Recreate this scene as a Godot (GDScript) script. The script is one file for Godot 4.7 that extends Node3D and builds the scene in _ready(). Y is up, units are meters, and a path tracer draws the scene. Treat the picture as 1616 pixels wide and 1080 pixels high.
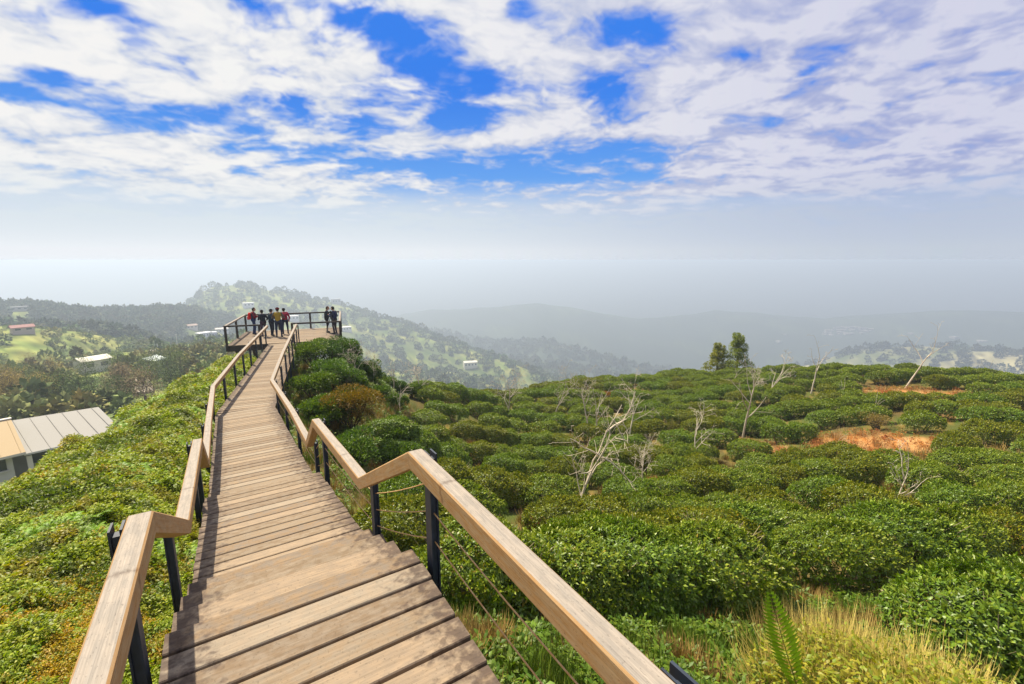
extends Node3D
# A boardwalk on a tea ridge above a hazy valley. Units are metres; the near deck lies at y = 0, the view is along -Z.

const EYE := 2.1
const FOCAL := 720.0
const TILT := 10.2
const SUN_AZ := -44.0
const SUN_EL := 55.0
const EXPOSE := 1.74

var rng := RandomNumberGenerator.new()
var counts := {}
var hum := FastNoiseLite.new()      # soft ground relief
var fine := FastNoiseLite.new()     # patches
var mat := {}
var tilt_c := cos(deg_to_rad(TILT))
var tilt_s := sin(deg_to_rad(TILT))


# ------------------------------------------------------------------ mesh collecting
class MB:
	var v := PackedVector3Array()
	var n := PackedVector3Array()
	var c := PackedColorArray()
	var uv := PackedVector2Array()
	var i := PackedInt32Array()

	func leaf(p: Vector3, dir: Vector3, up: Vector3, ln: float, wd: float, col: Color, droop := 0.15) -> void:
		var side := dir.cross(up).normalized()
		var nn := side.cross(dir).normalized()
		var k := v.size()
		var mid := p + dir * ln * 0.48 + nn * ln * 0.06
		v.append(p)
		v.append(mid - side * wd * 0.5)
		v.append(p + dir * ln - nn * ln * droop)
		v.append(mid + side * wd * 0.5)
		n.append(nn)
		n.append((nn - side * 0.25).normalized())
		n.append((nn + dir * 0.3).normalized())
		n.append((nn + side * 0.25).normalized())
		for q in 4:
			c.append(col)
			uv.append(Vector2.ZERO)
		i.append_array(PackedInt32Array([k, k + 1, k + 2, k, k + 2, k + 3]))

	func blade(p: Vector3, dir: Vector3, up: Vector3, ln: float, wd: float, bend: float, c0: Color, c1: Color) -> void:
		# a grass blade of two joints: five vertices, three triangles
		var side := dir.cross(up).normalized()
		var nn := side.cross(dir).normalized()
		var k := v.size()
		var m := p + dir * ln * 0.5 - nn * bend * ln * 0.12
		v.append(p - side * wd * 0.5)
		v.append(p + side * wd * 0.5)
		v.append(m - side * wd * 0.4)
		v.append(m + side * wd * 0.4)
		v.append(p + dir * ln * 0.93 - nn * bend * ln * 0.5)
		for q in 5:
			n.append(nn)
			c.append(c0 if q < 2 else c0.lerp(c1, 0.6) if q < 4 else c1)
			uv.append(Vector2.ZERO)
		i.append_array(PackedInt32Array([k, k + 2, k + 1, k + 1, k + 2, k + 3, k + 2, k + 4, k + 3]))

	func tri(a: Vector3, b: Vector3, d: Vector3, nn: Vector3, col: Color) -> void:
		var k := v.size()
		v.append(a)
		if (d - a).cross(b - a).dot(nn) >= 0.0:
			v.append(b)
			v.append(d)
		else:
			v.append(d)
			v.append(b)
		for q in 3:
			n.append(nn)
			c.append(col)
			uv.append(Vector2.ZERO)
			i.append(k + q)

	func quad(a: Vector3, b: Vector3, d: Vector3, e: Vector3, nn: Vector3, col := Color.WHITE, u0 := Vector2.ZERO, u1 := Vector2.ZERO, u2 := Vector2.ZERO, u3 := Vector2.ZERO) -> void:
		var k := v.size()
		v.append_array(PackedVector3Array([a, b, d, e]))
		uv.append_array(PackedVector2Array([u0, u1, u2, u3]))
		for q in 4:
			n.append(nn)
			c.append(col)
		if (d - a).cross(b - a).dot(nn) >= 0.0:
			i.append_array(PackedInt32Array([k, k + 1, k + 2, k, k + 2, k + 3]))
		else:
			i.append_array(PackedInt32Array([k, k + 2, k + 1, k, k + 3, k + 2]))

	func box(t: Transform3D, s: Vector3, col := Color.WHITE) -> void:
		var h := s * 0.5
		for ax in 3:
			for sg in [-1.0, 1.0]:
				var nn := Vector3.ZERO
				nn[ax] = sg
				var a := Vector3.ZERO
				var b := Vector3.ZERO
				a[(ax + 1) % 3] = h[(ax + 1) % 3]
				b[(ax + 2) % 3] = h[(ax + 2) % 3]
				var m: Vector3 = nn * h
				quad(t * (m - a - b), t * (m + a - b), t * (m + a + b), t * (m - a + b), (t.basis * nn).normalized(), col, Vector2(0, 0), Vector2(1, 0), Vector2(1, 1), Vector2(0, 1))

	func tube(a: Vector3, ra: float, b: Vector3, rb: float, sides: int, col: Color, col2 = null) -> void:
		var d := (b - a).normalized()
		var x := d.cross(Vector3.UP if absf(d.y) < 0.9 else Vector3.RIGHT).normalized()
		var y := d.cross(x)
		var k := v.size()
		var ce: Color = col if col2 == null else col2
		for q in sides:
			var an := TAU * q / sides
			var o := x * cos(an) + y * sin(an)
			v.append(a + o * ra)
			v.append(b + o * rb)
			n.append(o)
			n.append(o)
			c.append(col)
			c.append(ce)
			uv.append(Vector2(float(q) / sides, 0))
			uv.append(Vector2(float(q) / sides, 1))
		for q in sides:
			var p0 := k + q * 2
			var p1 := k + ((q + 1) % sides) * 2
			i.append_array(PackedInt32Array([p0, p0 + 1, p1, p1, p0 + 1, p1 + 1]))
		for e in 2:
			var m := v.size()
			v.append(a if e == 0 else b)
			n.append(-d if e == 0 else d)
			c.append(col if e == 0 else ce)
			uv.append(Vector2.ZERO)
			for q in sides:
				var p0 := k + q * 2 + e
				var p1 := k + ((q + 1) % sides) * 2 + e
				i.append_array(PackedInt32Array([m, p0, p1] if e == 0 else [m, p1, p0]))

	func face_out() -> void:
		# wind every triangle to agree with its normals
		for k in range(0, i.size(), 3):
			var a := v[i[k]]
			if (v[i[k + 2]] - a).cross(v[i[k + 1]] - a).dot(n[i[k]] + n[i[k + 1]] + n[i[k + 2]]) < 0.0:
				var t := i[k + 1]
				i[k + 1] = i[k + 2]
				i[k + 2] = t

	func mesh() -> ArrayMesh:
		var a := []
		a.resize(Mesh.ARRAY_MAX)
		a[Mesh.ARRAY_VERTEX] = v
		a[Mesh.ARRAY_NORMAL] = n
		a[Mesh.ARRAY_COLOR] = c
		a[Mesh.ARRAY_TEX_UV] = uv
		a[Mesh.ARRAY_INDEX] = i
		var m := ArrayMesh.new()
		m.add_surface_from_arrays(Mesh.PRIMITIVE_TRIANGLES, a)
		return m


# ------------------------------------------------------------------ nodes
func numbered(called: String) -> String:
	counts[called] = counts.get(called, -1) + 1
	return called if counts[called] == 0 else "%s_%03d" % [called, counts[called]]

func tag(o: Node, label := "", category := "", group := "", kind := "") -> Node:
	for kv in [["label", label], ["category", category], ["group", group], ["kind", kind]]:
		if kv[1] != "":
			o.set_meta(kv[0], kv[1])
	return o

func thing(called: String, label: String, category: String, at := Vector3.ZERO, turn := 0.0, group := "") -> Node3D:
	var o := Node3D.new()
	o.name = numbered(called)
	add_child(o)
	o.position = at
	o.rotation.y = turn
	tag(o, label, category, group)
	return o

func part(called: String, m: Mesh, material: Material, parent: Node, at := Transform3D()) -> MeshInstance3D:
	var o := MeshInstance3D.new()
	o.name = called
	o.mesh = m
	o.material_override = material
	parent.add_child(o, true)
	o.transform = at
	return o

func top(called: String, m: Mesh, material: Material, at := Transform3D()) -> MeshInstance3D:
	var o := MeshInstance3D.new()
	o.name = numbered(called)
	o.mesh = m
	o.material_override = material
	add_child(o)
	o.transform = at
	return o

func stuff(called: String, m: Mesh, material: Material, places: Array, tints: PackedColorArray, label: String, parent: Node = self) -> MultiMeshInstance3D:
	var mm := MultiMesh.new()
	mm.transform_format = MultiMesh.TRANSFORM_3D
	mm.use_colors = true
	mm.mesh = m
	mm.instance_count = places.size()
	for k in places.size():
		mm.set_instance_transform(k, places[k])
		mm.set_instance_color(k, tints[k])
	var o := MultiMeshInstance3D.new()
	o.name = numbered(called)
	o.multimesh = mm
	o.material_override = material
	parent.add_child(o, true)
	if parent == self:
		tag(o, label, "", "", "stuff")
	else:
		o.set_meta("kind", "stuff")
	return o

func rand(a: float, b: float) -> float:
	return rng.randf_range(a, b)

func rvec() -> Vector3:
	return Vector3(rand(-1, 1), rand(-1, 1), rand(-1, 1))

func lin(r: float, g: float, b: float) -> Color:
	return Color(r, g, b).linear_to_srgb()


# ------------------------------------------------------------------ surveying: sight lines of the photograph's lens
func slope_of(v: float) -> float:
	var t := (540.0 - v) / FOCAL
	return (t * tilt_c - tilt_s) / (tilt_c + t * tilt_s)

func az_of(u: float, v: float) -> float:
	var t := (540.0 - v) / FOCAL
	return atan2((u - 808.0) / FOCAL, tilt_c + t * tilt_s)

func bearing(az: float, r: float) -> Vector3:
	return Vector3(r * sin(az), 0, -r * cos(az))

func ground_spot(u: float, v: float, r: float) -> Vector3:
	# the point of the ground at distance r on that bearing
	var p := bearing(az_of(u, v), r)
	p.y = ground_y(p.x, p.z)
	return p

func meet_ground(u: float, v: float, r0: float, r1: float) -> Vector3:
	# where a sight line meets the ground between two distances
	var az := az_of(u, v)
	var k := slope_of(v) * cos(az)
	var r := r0
	while r < r1:
		var p := bearing(az, r)
		var g := ground_y(p.x, p.z)
		if EYE + k * r <= g:
			p.y = g
			return p
		r *= 1.012
	var e := bearing(az, r1)
	e.y = ground_y(e.x, e.z)
	return e


# ------------------------------------------------------------------ the walk's course: (s along, height of deck)
const HEAD1 := -32.4
const HEAD2 := -22.3
const BEND := 11.84
const ENDS := 25.3
const HALF := 0.735
var c0 := Vector3(-1.24, 0, -2.46)
var dir1 := Vector3(sin(deg_to_rad(HEAD1)), 0, -cos(deg_to_rad(HEAD1)))
var dir2 := Vector3(sin(deg_to_rad(HEAD2)), 0, -cos(deg_to_rad(HEAD2)))

func deck_y(s: float) -> float:
	# the deck in runs; steps lie between 0.2..1.5 and 4.34..4.94
	if s < 0.25:
		return 0.0
	if s < 1.5:
		return -0.1625 * (1.0 + floorf(clampf((s - 0.25) / 0.4, 0.0, 2.99))) if s < 1.45 else -0.65
	if s < 4.36:
		return lerpf(-0.65, -1.1, (s - 1.5) / 2.86)
	if s < 4.7:
		return -1.25
	if s < BEND:
		return lerpf(-1.4, -2.12, (s - 4.7) / (BEND - 4.7))
	return lerpf(-2.12, -2.45, (s - BEND) / (ENDS - BEND))

func course(s: float, off := 0.0) -> Vector3:
	var r1 := Vector3(-dir1.z, 0, dir1.x)
	if s <= BEND:
		# shear the lateral offset into the mitre of the bend
		return c0 + dir1 * s + r1 * off
	var r2 := Vector3(-dir2.z, 0, dir2.x)
	return c0 + dir1 * BEND + dir2 * (s - BEND) + r2 * off

func deck_gap(x: float, z: float) -> Vector2:
	# (distance to the middle of the walk, s)
	var p := Vector3(x, 0, z) - c0
	var s := clampf(p.dot(dir1), -8.0, BEND)
	var d := (p - dir1 * s).length()
	var q := Vector3(x, 0, z) - (c0 + dir1 * BEND)
	var s2 := clampf(q.dot(dir2), 0.0, ENDS - BEND + 6.0)
	var d2 := (q - dir2 * s2).length()
	return Vector2(d, s) if d < d2 else Vector2(d2, BEND + s2)


# ------------------------------------------------------------------ terrain: depth below the eye on each bearing
const PROFILES := [
	[-180.0, [[0, 2.5], [4, 2.6], [12, 2.4], [40, 1.6], [70, 3.0]]],
	[-130.0, [[0, 2.5], [3, 2.8], [8, 4.6], [20, 10], [40, 17], [70, 22]]],
	[-90.0, [[0, 2.5], [3, 2.6], [6, 3.6], [10, 5.5], [20, 11], [40, 18], [70, 24]]],
	[-65.0, [[0, 2.5], [4, 2.75], [6.5, 3.3], [10, 4.6], [14, 7], [20, 10], [40, 17], [70, 24]]],
	[-51.0, [[0, 2.5], [4, 2.7], [6.5, 3.1], [9, 3.5], [11, 4.25], [14, 6], [20, 10], [45, 19], [70, 24]]],
	[-45.8, [[0, 2.5], [4, 2.75], [6.5, 3.15], [10, 3.65], [13, 4.2], [17, 6.6], [27, 12.5], [45, 20], [70, 24]]],
	[-41.5, [[0, 2.5], [4, 2.75], [6.5, 3.15], [10, 3.75], [18, 4.9], [22, 7], [30, 12], [45, 19.5], [70, 25]]],
	[-37.0, [[0, 2.5], [4.3, 3.0], [7, 3.45], [12, 4.0], [17, 4.45], [22, 5.15], [27, 8], [35, 14], [60, 25], [70, 27]]],
	[-33.0, [[0, 2.5], [4.3, 3.1], [7, 3.7], [12, 4.4], [20, 4.75], [26, 5.05], [30, 7], [40, 14], [70, 28]]],
	[-28.0, [[0, 2.5], [4, 3.2], [8, 4.3], [14, 4.8], [20, 4.95], [27, 5.2], [31, 7], [36, 11], [70, 30]]],
	[-20.0, [[0, 2.5], [3, 2.9], [5, 3.9], [8, 4.9], [14, 5.9], [18, 5.9], [22, 5.65], [26, 5.4], [30, 8], [40, 14], [70, 30]]],
	[-10.0, [[0, 2.5], [3, 3.0], [5, 4.2], [8, 5.6], [12, 7.0], [20, 8.9], [26, 9.4], [34, 9.7], [40, 13], [70, 32]]],
	[0.0, [[0, 2.5], [3, 3.1], [5, 4.4], [8, 5.9], [12, 7.5], [20, 9.8], [30, 11.6], [40, 12.6], [48, 15], [70, 34]]],
	[10.0, [[0, 2.5], [3, 3.2], [5, 4.4], [8, 6.0], [12, 7.5], [20, 9.9], [30, 11.7], [42, 12.4], [48, 12.9], [56, 20], [70, 34]]],
	[20.0, [[0, 2.5], [3, 3.2], [5, 4.3], [8, 5.7], [12, 7.2], [20, 9.4], [30, 11.0], [42, 12.0], [52, 12.8], [60, 19], [70, 30]]],
	[30.0, [[0, 2.5], [3, 3.2], [5, 4.2], [8, 5.5], [12, 6.9], [20, 9.0], [30, 10.5], [42, 11.3], [54, 11.9], [63, 18], [70, 26]]],
	[40.0, [[0, 2.5], [3, 3.1], [5, 4.0], [8, 5.1], [12, 6.2], [20, 7.9], [30, 9.1], [42, 9.8], [56, 10.7], [66, 17], [70, 20]]],
	[48.0, [[0, 2.5], [3, 3.0], [5, 3.8], [8, 4.7], [12, 5.7], [20, 7.1], [30, 8.2], [42, 9.0], [56, 10.2], [66, 15], [70, 18]]],
	[62.0, [[0, 2.5], [3, 2.9], [5, 3.6], [8, 4.4], [12, 5.2], [20, 6.5], [30, 7.6], [42, 8.8], [56, 10.4], [70, 16]]],
	[100.0, [[0, 2.5], [3, 2.7], [8, 3.6], [20, 5.5], [40, 9], [70, 15]]],
	[140.0, [[0, 2.5], [4, 2.5], [12, 2.6], [40, 4], [70, 6]]],
	[180.0, [[0, 2.5], [4, 2.6], [12, 2.4], [40, 1.6], [70, 3.0]]],
]
const BASE_LEFT := [[0, 22], [60, 25], [120, 28.5], [200, 36], [300, 46], [450, 72], [700, 120], [1000, 190], [1800, 380], [2600, 450], [60000, 450]]
const BASE_RIGHT := [[0, 20], [60, 26], [120, 70], [250, 150], [500, 260], [1000, 380], [1800, 440], [2600, 450], [60000, 450]]
# crests: u, v and distance of points along a ridge; then its front and back slopes
const CRESTS := [
	[[[-160, 514, 350], [0, 519, 360], [60, 521, 360], [120, 527, 370], [180, 540, 390], [250, 556, 420], [310, 568, 440]], 0.10, 0.16],
	[[[-160, 484, 740], [0, 491, 740], [50, 489, 750], [100, 495, 750], [160, 500, 760], [200, 496, 780], [260, 492, 800], [310, 494, 840], [360, 505, 900]], 0.16, 0.2],
	[[[280, 503, 1240], [300, 480, 1270], [318, 464, 1290], [335, 455, 1300], [360, 451, 1300], [390, 449, 1300], [410, 454, 1300], [425, 460, 1300], [450, 461, 1290], [480, 468, 1280], [505, 473, 1260], [530, 478, 1240], [560, 489, 1200], [600, 502, 1150], [640, 514, 1100], [700, 538, 1000], [760, 560, 900], [800, 574, 850], [850, 597, 800], [900, 622, 750]], 0.13, 0.3],
	[[[620, 512, 1792], [662, 525, 1702], [700, 531, 1702], [736, 537, 1657], [786, 546, 1612], [830, 546, 1568], [860, 543, 1523], [909, 559, 1478], [960, 573, 1433], [1000, 583, 1388], [1060, 600, 1344]], 0.25, 0.3],
	[[[540, 530, 2807], [610, 504, 2663], [640, 496, 2591], [680, 490, 2591], [740, 489, 2520], [800, 484, 2520], [850, 480, 2447], [900, 487, 2447], [960, 497, 2447], [1010, 506, 2447], [1060, 500, 2591], [1130, 492, 2735], [1200, 497, 2735], [1300, 503, 2807], [1400, 496, 2880], [1500, 490, 2880], [1616, 494, 2880], [1850, 505, 2880]], 0.2, 0.25],
	[[[1220, 592, 1500], [1290, 575, 1500], [1330, 560, 1500], [1380, 551, 1500], [1450, 551, 1500], [1520, 553, 1480], [1580, 558, 1450], [1640, 566, 1400], [1760, 580, 1300]], 0.2, 0.3],
]
var crests := []

func along(list: Array, r: float) -> float:
	var m := list.size()
	if r <= list[0][0]:
		return list[0][1]
	for k in range(1, m):
		if r <= list[k][0]:
			var t: float = (r - list[k - 1][0]) / (list[k][0] - list[k - 1][0])
			return lerpf(list[k - 1][1], list[k][1], t)
	return list[m - 1][1]

func near_depth(az: float, r: float) -> float:
	var k := 1
	while k < PROFILES.size() - 1 and az > PROFILES[k][0]:
		k += 1
	var a: float = PROFILES[k - 1][0]
	var b: float = PROFILES[k][0]
	var t := clampf((az - a) / (b - a), 0.0, 1.0)
	return lerpf(along(PROFILES[k - 1][1], r), along(PROFILES[k][1], r), t)

func survey_crests() -> void:
	for c in CRESTS:
		var pts := []
		for p in c[0]:
			var az := az_of(p[0], p[1])
			pts.append([az, float(p[2]), EYE + slope_of(p[1]) * cos(az) * p[2]])
		crests.append([pts, c[1], c[2]])

func far_y(az: float, r: float) -> float:
	var t := smoothstep(-30.0, -6.0, rad_to_deg(az))
	var y := EYE - lerpf(along(BASE_LEFT, r), along(BASE_RIGHT, r), t)
	for c in crests:
		var pts: Array = c[0]
		var m := pts.size()
		var rc: float
		var yc: float
		if az <= pts[0][0]:
			rc = pts[0][1]
			yc = pts[0][2] - (pts[0][0] - az) * rc * 0.3
		elif az >= pts[m - 1][0]:
			rc = pts[m - 1][1]
			yc = pts[m - 1][2] - (az - pts[m - 1][0]) * rc * 0.3
		else:
			for k in range(1, m):
				if az <= pts[k][0]:
					var w: float = (az - pts[k - 1][0]) / (pts[k][0] - pts[k - 1][0])
					rc = lerpf(pts[k - 1][1], pts[k][1], w)
					yc = lerpf(pts[k - 1][2], pts[k][2], w)
					break
		var d := r - rc
		var soft := 0.05 * rc
		var h: float = yc - (c[1] if d < 0 else c[2]) * (sqrt(d * d + soft * soft) - soft)
		y = maxf(y, h)
	return y

func rough_y(x: float, z: float, r: float) -> float:
	if r < 55.0:
		return hum.get_noise_2d(x * 6.0, z * 6.0) * 0.22 * smoothstep(2.0, 7.0, r)
	return hum.get_noise_2d(x * 0.8, z * 0.8) * 1.1 * smoothstep(60.0, 160.0, r) + hum.get_noise_2d(x * 0.2, z * 0.2) * 4.5 * smoothstep(180.0, 520.0, r) + hum.get_noise_2d(x * 0.065, z * 0.065) * 12.0 * smoothstep(900.0, 2000.0, r)

func ground_y(x: float, z: float) -> float:
	var r := sqrt(x * x + z * z)
	var az := atan2(x, -z)
	var y: float
	if r < 70.0:
		y = EYE - near_depth(rad_to_deg(az), r)
	elif r < 130.0:
		y = lerpf(EYE - near_depth(rad_to_deg(az), 70.0), far_y(az, r), smoothstep(70.0, 130.0, r))
	else:
		y = far_y(az, r)
	y += rough_y(x, z, r)
	if r < 34.0:
		var g := deck_gap(x, z)
		y = minf(y, deck_y(g.y) - 0.34 + maxf(0.0, g.x - 1.0) * 0.9)
	return y


# ------------------------------------------------------------------ sky
const SKY_W := 4096
const SKY_H := 2048
# openings of blue between the clouds: u, v, half width, half height, strength (photograph's sight lines)
const GAPS := [
	[545, 15, 75, 22, 0.5], [625, 40, 60, 25, 0.5], [690, 110, 70, 40, 0.42], [765, 125, 42, 28, 0.5], [725, 178, 60, 26, 0.6], [655, 160, 50, 30, 0.35],
	[165, 18, 40, 22, 0.42], [415, 15, 50, 20, 0.4], [95, 122, 55, 12, 0.4], [20, 148, 60, 12, 0.4], [130, 172, 110, 12, 0.45], [270, 183, 95, 17, 0.55], [450, 170, 36, 16, 0.4],
	[560, 200, 70, 18, 0.4], [480, 240, 90, 14, 0.35], [700, 262, 150, 20, 0.5], [830, 275, 120, 28, 0.55], [740, 310, 160, 16, 0.4], [960, 248, 95, 16, 0.6], [1000, 280, 70, 14, 0.4],
	[958, 150, 34, 28, 0.6], [1030, 45, 60, 30, 0.4], [1160, 85, 30, 10, 0.35], [1290, 105, 34, 20, 0.42], [1250, 150, 20, 8, 0.4], [1205, 190, 60, 10, 0.25], [1440, 157, 40, 10, 0.3], [1590, 122, 45, 12, 0.4],
	[395, 275, 40, 8, 0.3], [120, 268, 60, 6, 0.25], [820, 10, 24, 14, 0.4],
]
var gaps := []
var sky_rows := []
var n_big := FastNoiseLite.new()
var n_mid := FastNoiseLite.new()
var n_lit := FastNoiseLite.new()
var sun_dir := Vector3(sin(deg_to_rad(SUN_AZ)) * cos(deg_to_rad(SUN_EL)), sin(deg_to_rad(SUN_EL)), -cos(deg_to_rad(SUN_AZ)) * cos(deg_to_rad(SUN_EL)))

func sky_color(d: Vector3, az: float, el: float) -> Color:
	# linear light from one direction of the sky: blue air, a broken sheet of cloud, and a haze layer over the horizon
	var toward := clampf(d.dot(sun_dir) * 0.5 + 0.5, 0.0, 1.0)
	var flank := smoothstep(-0.9, 0.3, -cos(az + deg_to_rad(61.0)))
	var air := Color(0.15, 0.40, 0.88).lerp(Color(0.05, 0.23, 0.84), smoothstep(0.10, 0.36, el))
	air = air.lerp(Color(0.03, 0.10, 0.55), smoothstep(0.5, 1.4, el))
	var q := d / (d.y + 0.16)
	var warp := Vector2(n_mid.get_noise_2d(q.x * 22.0, q.z * 22.0 + 40.0), n_mid.get_noise_2d(q.x * 22.0 + 70.0, q.z * 22.0)) * 0.13
	var px := q.x + warp.x
	var pz := q.z * 1.2 + warp.y
	var big := n_big.get_noise_2d(px * 14.0, pz * 14.0)
	var mid := n_mid.get_noise_2d(px * 60.0, pz * 60.0)
	var tiny := n_mid.get_noise_2d(px * 230.0 + 31.0, pz * 230.0)
	var dens := 0.64 + big * 0.26 + mid * 0.6 + tiny * 0.2 + flank * 0.14
	var open := 0.0
	for g in gaps:
		var da: float = (az - g[0]) / g[2]
		var de: float = (el - g[1]) / g[3]
		var e := da * da + de * de
		if e < 5.0:
			open = maxf(open, g[4] * 1.5 * exp(-e * 0.55))
	dens -= open
	var cover := smoothstep(-0.06, 0.56, dens)
	cover *= smoothstep(0.070, 0.125, el + big * 0.03 + mid * 0.03)
	var lit := n_lit.get_noise_2d(px * 40.0, pz * 40.0)
	var thick := clampf(smoothstep(0.05, 0.95, dens + lit * 0.4) + mid * 0.3 + tiny * 0.2, 0.0, 1.0)
	var cloud := Color(0.66, 0.70, 0.78).lerp(Color(0.93, 0.92, 0.90), thick)
	var dim := Color(0.36, 0.41, 0.68).lerp(Color(0.66, 0.67, 0.80), thick * thick)
	cloud = cloud.lerp(dim, flank)
	var c := air.lerp(cloud, cover * 0.98)
	var veil := Color(0.70, 0.78, 0.83).lerp(Color(0.50, 0.56, 0.70), flank)
	c = c.lerp(veil, 0.95 * (1.0 - smoothstep(0.09, 0.17, el)) * (1.0 - cover * 0.5))
	var haze := Color(0.86, 0.90, 0.94).lerp(Color(0.555, 0.615, 0.71), flank)
	c = c.lerp(haze, clampf(exp(-maxf(el - 0.02, 0.0) / 0.038) * 1.0, 0.0, 1.0))
	c = c * (1.0 / EXPOSE)
	c.a = 1.0
	return c

func sky_row(row: int) -> void:
	var el := (0.5 - (row + 0.5) / SKY_H) * PI
	var line := PackedByteArray()
	line.resize(SKY_W * 3)
	var col := 0
	while col < SKY_W:
		var step := 4 if el > 0.62 else 1 if absf(col - SKY_W / 2) > SKY_W * 0.3 else 2
		step = mini(step, SKY_W - col)
		var az := wrapf((col + 0.5 * step) / SKY_W * TAU, -PI, PI)
		var c := sky_color(Vector3(sin(az) * cos(el), sin(el), -cos(az) * cos(el)), az, el).linear_to_srgb()
		var r := int(clampf(c.r, 0, 1) * 255.0 + 0.5)
		var g := int(clampf(c.g, 0, 1) * 255.0 + 0.5)
		var b := int(clampf(c.b, 0, 1) * 255.0 + 0.5)
		for k in step:
			line[(col + k) * 3] = r
			line[(col + k) * 3 + 1] = g
			line[(col + k) * 3 + 2] = b
		col += step
	sky_rows[row] = line

func make_sky() -> ImageTexture:
	n_big.seed = 5
	n_big.frequency = 0.05
	n_big.fractal_octaves = 3
	n_mid.seed = 8
	n_mid.frequency = 0.05
	n_mid.fractal_octaves = 5
	n_mid.fractal_gain = 0.55
	n_lit.seed = 12
	n_lit.frequency = 0.05
	n_lit.fractal_octaves = 4
	for g in GAPS:
		var t: float = (540.0 - g[1]) / FOCAL
		var x: float = (g[0] - 808.0) / FOCAL
		var d := Vector3(x, t * tilt_c - tilt_s, -(tilt_c + t * tilt_s))
		var m := d.length()
		gaps.append([atan2(d.x, -d.z), asin(d.y / m), g[2] / FOCAL / m / maxf(0.3, cos(asin(d.y / m))), g[3] / FOCAL / m, g[4]])
	sky_rows.resize(SKY_H)
	var half := SKY_H / 2
	var job := WorkerThreadPool.add_group_task(sky_row, half)
	WorkerThreadPool.wait_for_group_task_completion(job)
	var data := PackedByteArray()
	for row in SKY_H:
		data.append_array(sky_rows[mini(row, half - 1)])
	return ImageTexture.create_from_image(Image.create_from_data(SKY_W, SKY_H, false, Image.FORMAT_RGB8, data))


# ------------------------------------------------------------------ materials
func standard(c: Color, rough := 0.8, spec := 0.4) -> StandardMaterial3D:
	var m := StandardMaterial3D.new()
	m.albedo_color = c
	m.roughness = rough
	m.metallic_specular = spec
	return m

func tinted(rough: float, spec: float, back := Color(0, 0, 0)) -> StandardMaterial3D:
	var m := standard(Color.WHITE, rough, spec)
	m.vertex_color_use_as_albedo = true
	m.cull_mode = BaseMaterial3D.CULL_DISABLED
	if back != Color(0, 0, 0):
		m.backlight_enabled = true
		m.backlight = back
	return m

func noise_tex(seed_: int, freq: float, a: Color, b: Color, oct := 4, size := 512, bump := false) -> NoiseTexture2D:
	var f := FastNoiseLite.new()
	f.seed = seed_
	f.frequency = freq
	f.fractal_octaves = oct
	var t := NoiseTexture2D.new()
	t.width = size
	t.height = size
	t.seamless = true
	t.noise = f
	if bump:
		t.as_normal_map = true
		t.bump_strength = 6.0
	else:
		var g := Gradient.new()
		g.set_color(0, a)
		g.set_color(1, b)
		t.color_ramp = g
	return t

func board_image(seed_: int, tone: Color, grey: Color, stain: Color, w := 768, h := 96, ends := 0.2) -> Image:
	# one plank: grain along its length, weathered streaks, and dirt and algae in ragged patches where nobody treads, at both ends
	var g := FastNoiseLite.new()
	g.seed = seed_
	g.frequency = 0.02
	g.fractal_octaves = 4
	var p := FastNoiseLite.new()
	p.seed = seed_ + 50
	p.frequency = 0.018
	p.fractal_octaves = 4
	p.fractal_gain = 0.6
	var data := PackedByteArray()
	data.resize(w * h * 3)
	var k := 0
	for y in h:
		for x in w:
			var grain := g.get_noise_2d(x * 0.16, y * 5.2) * 0.5 + g.get_noise_2d(x * 0.5 + 300.0, y * 16.0) * 0.32
			var patch := p.get_noise_2d(x * 1.0, y * 1.6)
			var c := tone.lerp(grey, clampf(0.5 + patch * 1.3, 0.0, 1.0)) * (1.0 + grain * 0.5)
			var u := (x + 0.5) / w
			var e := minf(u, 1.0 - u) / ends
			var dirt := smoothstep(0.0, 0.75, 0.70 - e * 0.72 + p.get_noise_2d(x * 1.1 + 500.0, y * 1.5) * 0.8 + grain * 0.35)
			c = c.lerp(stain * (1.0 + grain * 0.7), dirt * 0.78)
			var speck := p.get_noise_2d(x * 5.0 + 900.0, y * 5.0)
			if speck > 0.42:
				c = c * 0.72
			c = c.clamp().linear_to_srgb()
			data[k] = int(clampf(c.r, 0, 1) * 255.0)
			data[k + 1] = int(clampf(c.g, 0, 1) * 255.0)
			data[k + 2] = int(clampf(c.b, 0, 1) * 255.0)
			k += 3
	return Image.create_from_data(w, h, false, Image.FORMAT_RGB8, data)

func wood(im: Image, rough := 0.75) -> StandardMaterial3D:
	var m := standard(Color.WHITE, rough, 0.3)
	m.albedo_texture = ImageTexture.create_from_image(im)
	var b: Image = im.duplicate()
	b.convert(Image.FORMAT_RGBA8)
	b.bump_map_to_normal_map(2.5)
	m.normal_enabled = true
	m.normal_texture = ImageTexture.create_from_image(b)
	m.normal_scale = 0.7
	return m

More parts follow.
